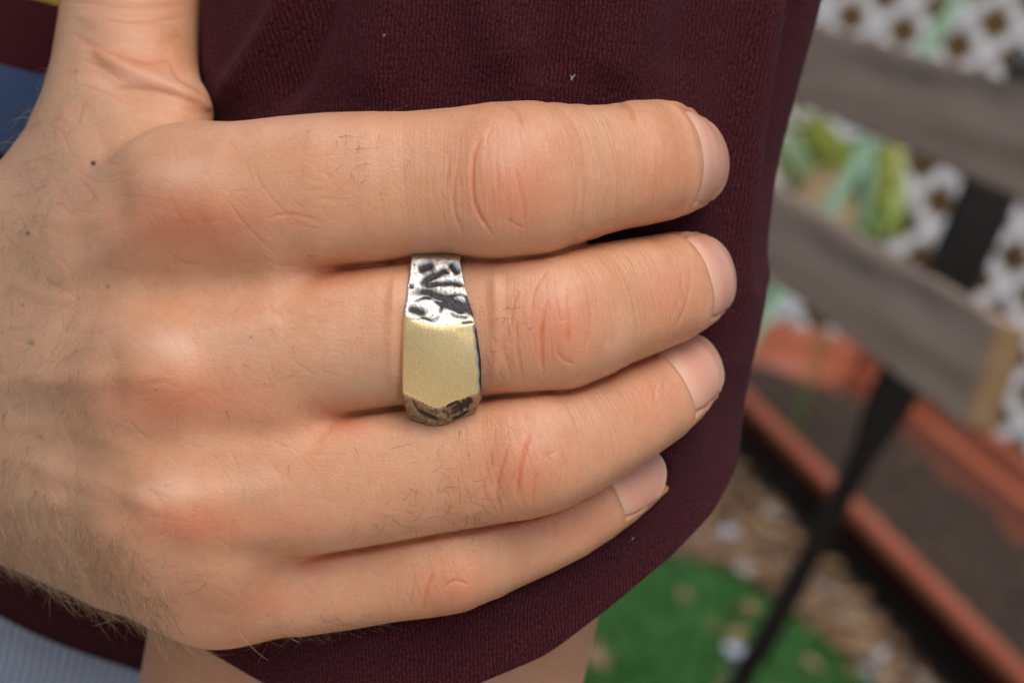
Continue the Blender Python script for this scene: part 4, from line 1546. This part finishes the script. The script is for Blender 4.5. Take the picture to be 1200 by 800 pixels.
# ------------------------------------------------------------------ white lattice fence and the boards behind it
yaw = math.radians(-33)
la = np.array([math.cos(yaw), math.sin(yaw), 0.0])          # along the lattice
ln_ = np.cross(la, UP)                                       # towards the camera
LD = 5.3
LO = np.array([0.9, LD, 0.0])
lat = empty('lattice_fence', tuple(LO))
tag(lat, 'white diagonal lattice fence standing behind the planter and bench', 'fence')
Wd, Hh, pit, sw_ = 4.2, 1.75, 0.118, 0.034
for sgn in (1, -1):
    d = (la + UP * sgn) / math.sqrt(2)
    k0 = -int((Wd + Hh) / 1.4142 / pit)
    for k in range(k0, -k0 + 1):
        off = k * pit * 1.4142
        # strip centre line: u = off + sgn*(v) within the panel
        pts = []
        # u from -Wd/2..Wd/2, v from 0..Hh ; v = sgn*(u-off)
        us = sorted([off + sgn * 0.02, off + sgn * Hh])
        ua, ub = max(us[0], -Wd / 2), min(us[1], Wd / 2)
        if ub - ua < 0.06:
            continue
        a_ = LO + la * ua + UP * (sgn * (ua - off)); c_ = LO + la * ub + UP * (sgn * (ub - off))
        L = np.linalg.norm(c_ - a_)
        me = box_mesh('slat', L, 0.008, sw_, 0.0015, [WHITE], 1)
        put('slat', me, frame((a_ + c_) / 2 + ln_ * 0.0045 * sgn, d, np.cross(np.cross(d, ln_), d), np.cross(d, ln_)), lat)
brd = empty('board_fence', tuple(LO - ln_ * 0.35))
tag(brd, 'brown boards glimpsed through the openings of white lattice', 'fence')
for k in range(30):
    me = box_mesh('board', 0.144, 0.02, 1.95, 0.003, [BROWN], 1)
    put('board', me, frame(LO - ln_ * (0.35 + 0.004 * (k % 3)) + la * (-2.2 + k * 0.15) + UP * 0.975, la, -ln_, UP), brd)


# ------------------------------------------------------------------ plants between bench and lattice
def leaf_mat(name, c1, c2):
    M = Mat(name, 0.45)
    n = M.noise(M.coords(), 14, 3)
    M.color(M.mix(M.mapr(n, 0.3, 0.7), c1, c2))
    M.setb(Subsurface_Weight=0.1, Subsurface_Scale=0.01)
    return M.m


LG = leaf_mat('yellow_green_leaf', (0.17, 0.25, 0.03), (0.34, 0.37, 0.07))
LP = leaf_mat('pale_green_leaf', (0.17, 0.30, 0.19), (0.22, 0.36, 0.24))
LD_ = leaf_mat('deep_green_leaf', (0.05, 0.13, 0.02), (0.12, 0.24, 0.03))
LT = leaf_mat('dry_leaf', (0.42, 0.32, 0.18), (0.34, 0.24, 0.12))


def blade(base, tip, width, droop, mat, parent, name='leaf'):
    base, tip = np.array(base), np.array(tip)
    d = tip - base
    L = np.linalg.norm(d)
    side = np.cross(d / L, np.array([0.2, -1.0, 0.1])); side /= np.linalg.norm(side)
    V, Q = [], []
    n = 12
    for k in range(n):
        t = k / (n - 1)
        w = width * (0.35 + 0.65 * math.sin(min(1, t * 1.6 + 0.1) * math.pi / 2)) * (1 - t ** 4) + 0.0008
        c = base + d * t + UP * (droop * 4 * t * (1 - t)) * L
        nrm = np.cross(side, d / L)
        for u in (-1, -0.5, 0, 0.5, 1):
            V.append(c + side * w / 2 * u + nrm * (abs(u) * w * 0.18))
    Q = [tuple(f) for f in grid_faces(5, n)]
    o = mesh_obj(name, np.array(V), Q, mat, parent)
    m_ = o.modifiers.new('thickness', 'SOLIDIFY'); m_.thickness = 0.0015
    return o


pb = CP + ray(985, 330) * 4.2
pb[2] = 0.0
plant = empty('leafy_plant', tuple(pb))
tag(plant, 'yellow green strap leaved plant growing between bench and lattice', 'plant')
ctr = CP + ray(975, 200) * 4.2
for k in range(64):
    x, y = random.uniform(880, 1052), random.uniform(128, 262)
    tip = CP + ray(x, y) * (4.2 + random.uniform(-0.2, 0.2))
    base = pb + np.array([random.gauss(0, 0.06), random.gauss(0, 0.06), max(0.05, ctr[2] - random.uniform(0.08, 0.16))])
    blade(base, tip, random.uniform(0.018, 0.042), random.uniform(0.02, 0.22), random.choice([LG, LG, LG, LD_, LP]), plant)
for (x0, y0, x1, y1) in ((935, 235, 985, 205), (1000, 260, 950, 222)):
    blade(CP + ray(x0, y0) * 4.0, CP + ray(x1, y1) * 4.0, 0.07, 0.1, LT, plant)
stem = strap('stem', [pb, pb + UP * 0.25, pb + UP * (ctr[2] - 0.08)], [0.010, 0.009, 0.008], [0.010, 0.009, 0.008], la, LD_, plant)
st0, st1 = CP + ray(1160, -60) * 3.7, CP + ray(900, 362) * 3.55
dirs = (st1 - st0)
st2 = st1 + dirs * ((0.02 - st1[2]) / dirs[2])
stake = strap('stake_pole', [st0, (st0 + st1) / 2, st1, st2], [0.032] * 4, [0.012] * 4, la, LP, None)
stake.name = 'plant_stake'
tag(stake, 'pale green flat stake leaning in front of the white lattice', 'stake')

print('T end', time.time() - T0)
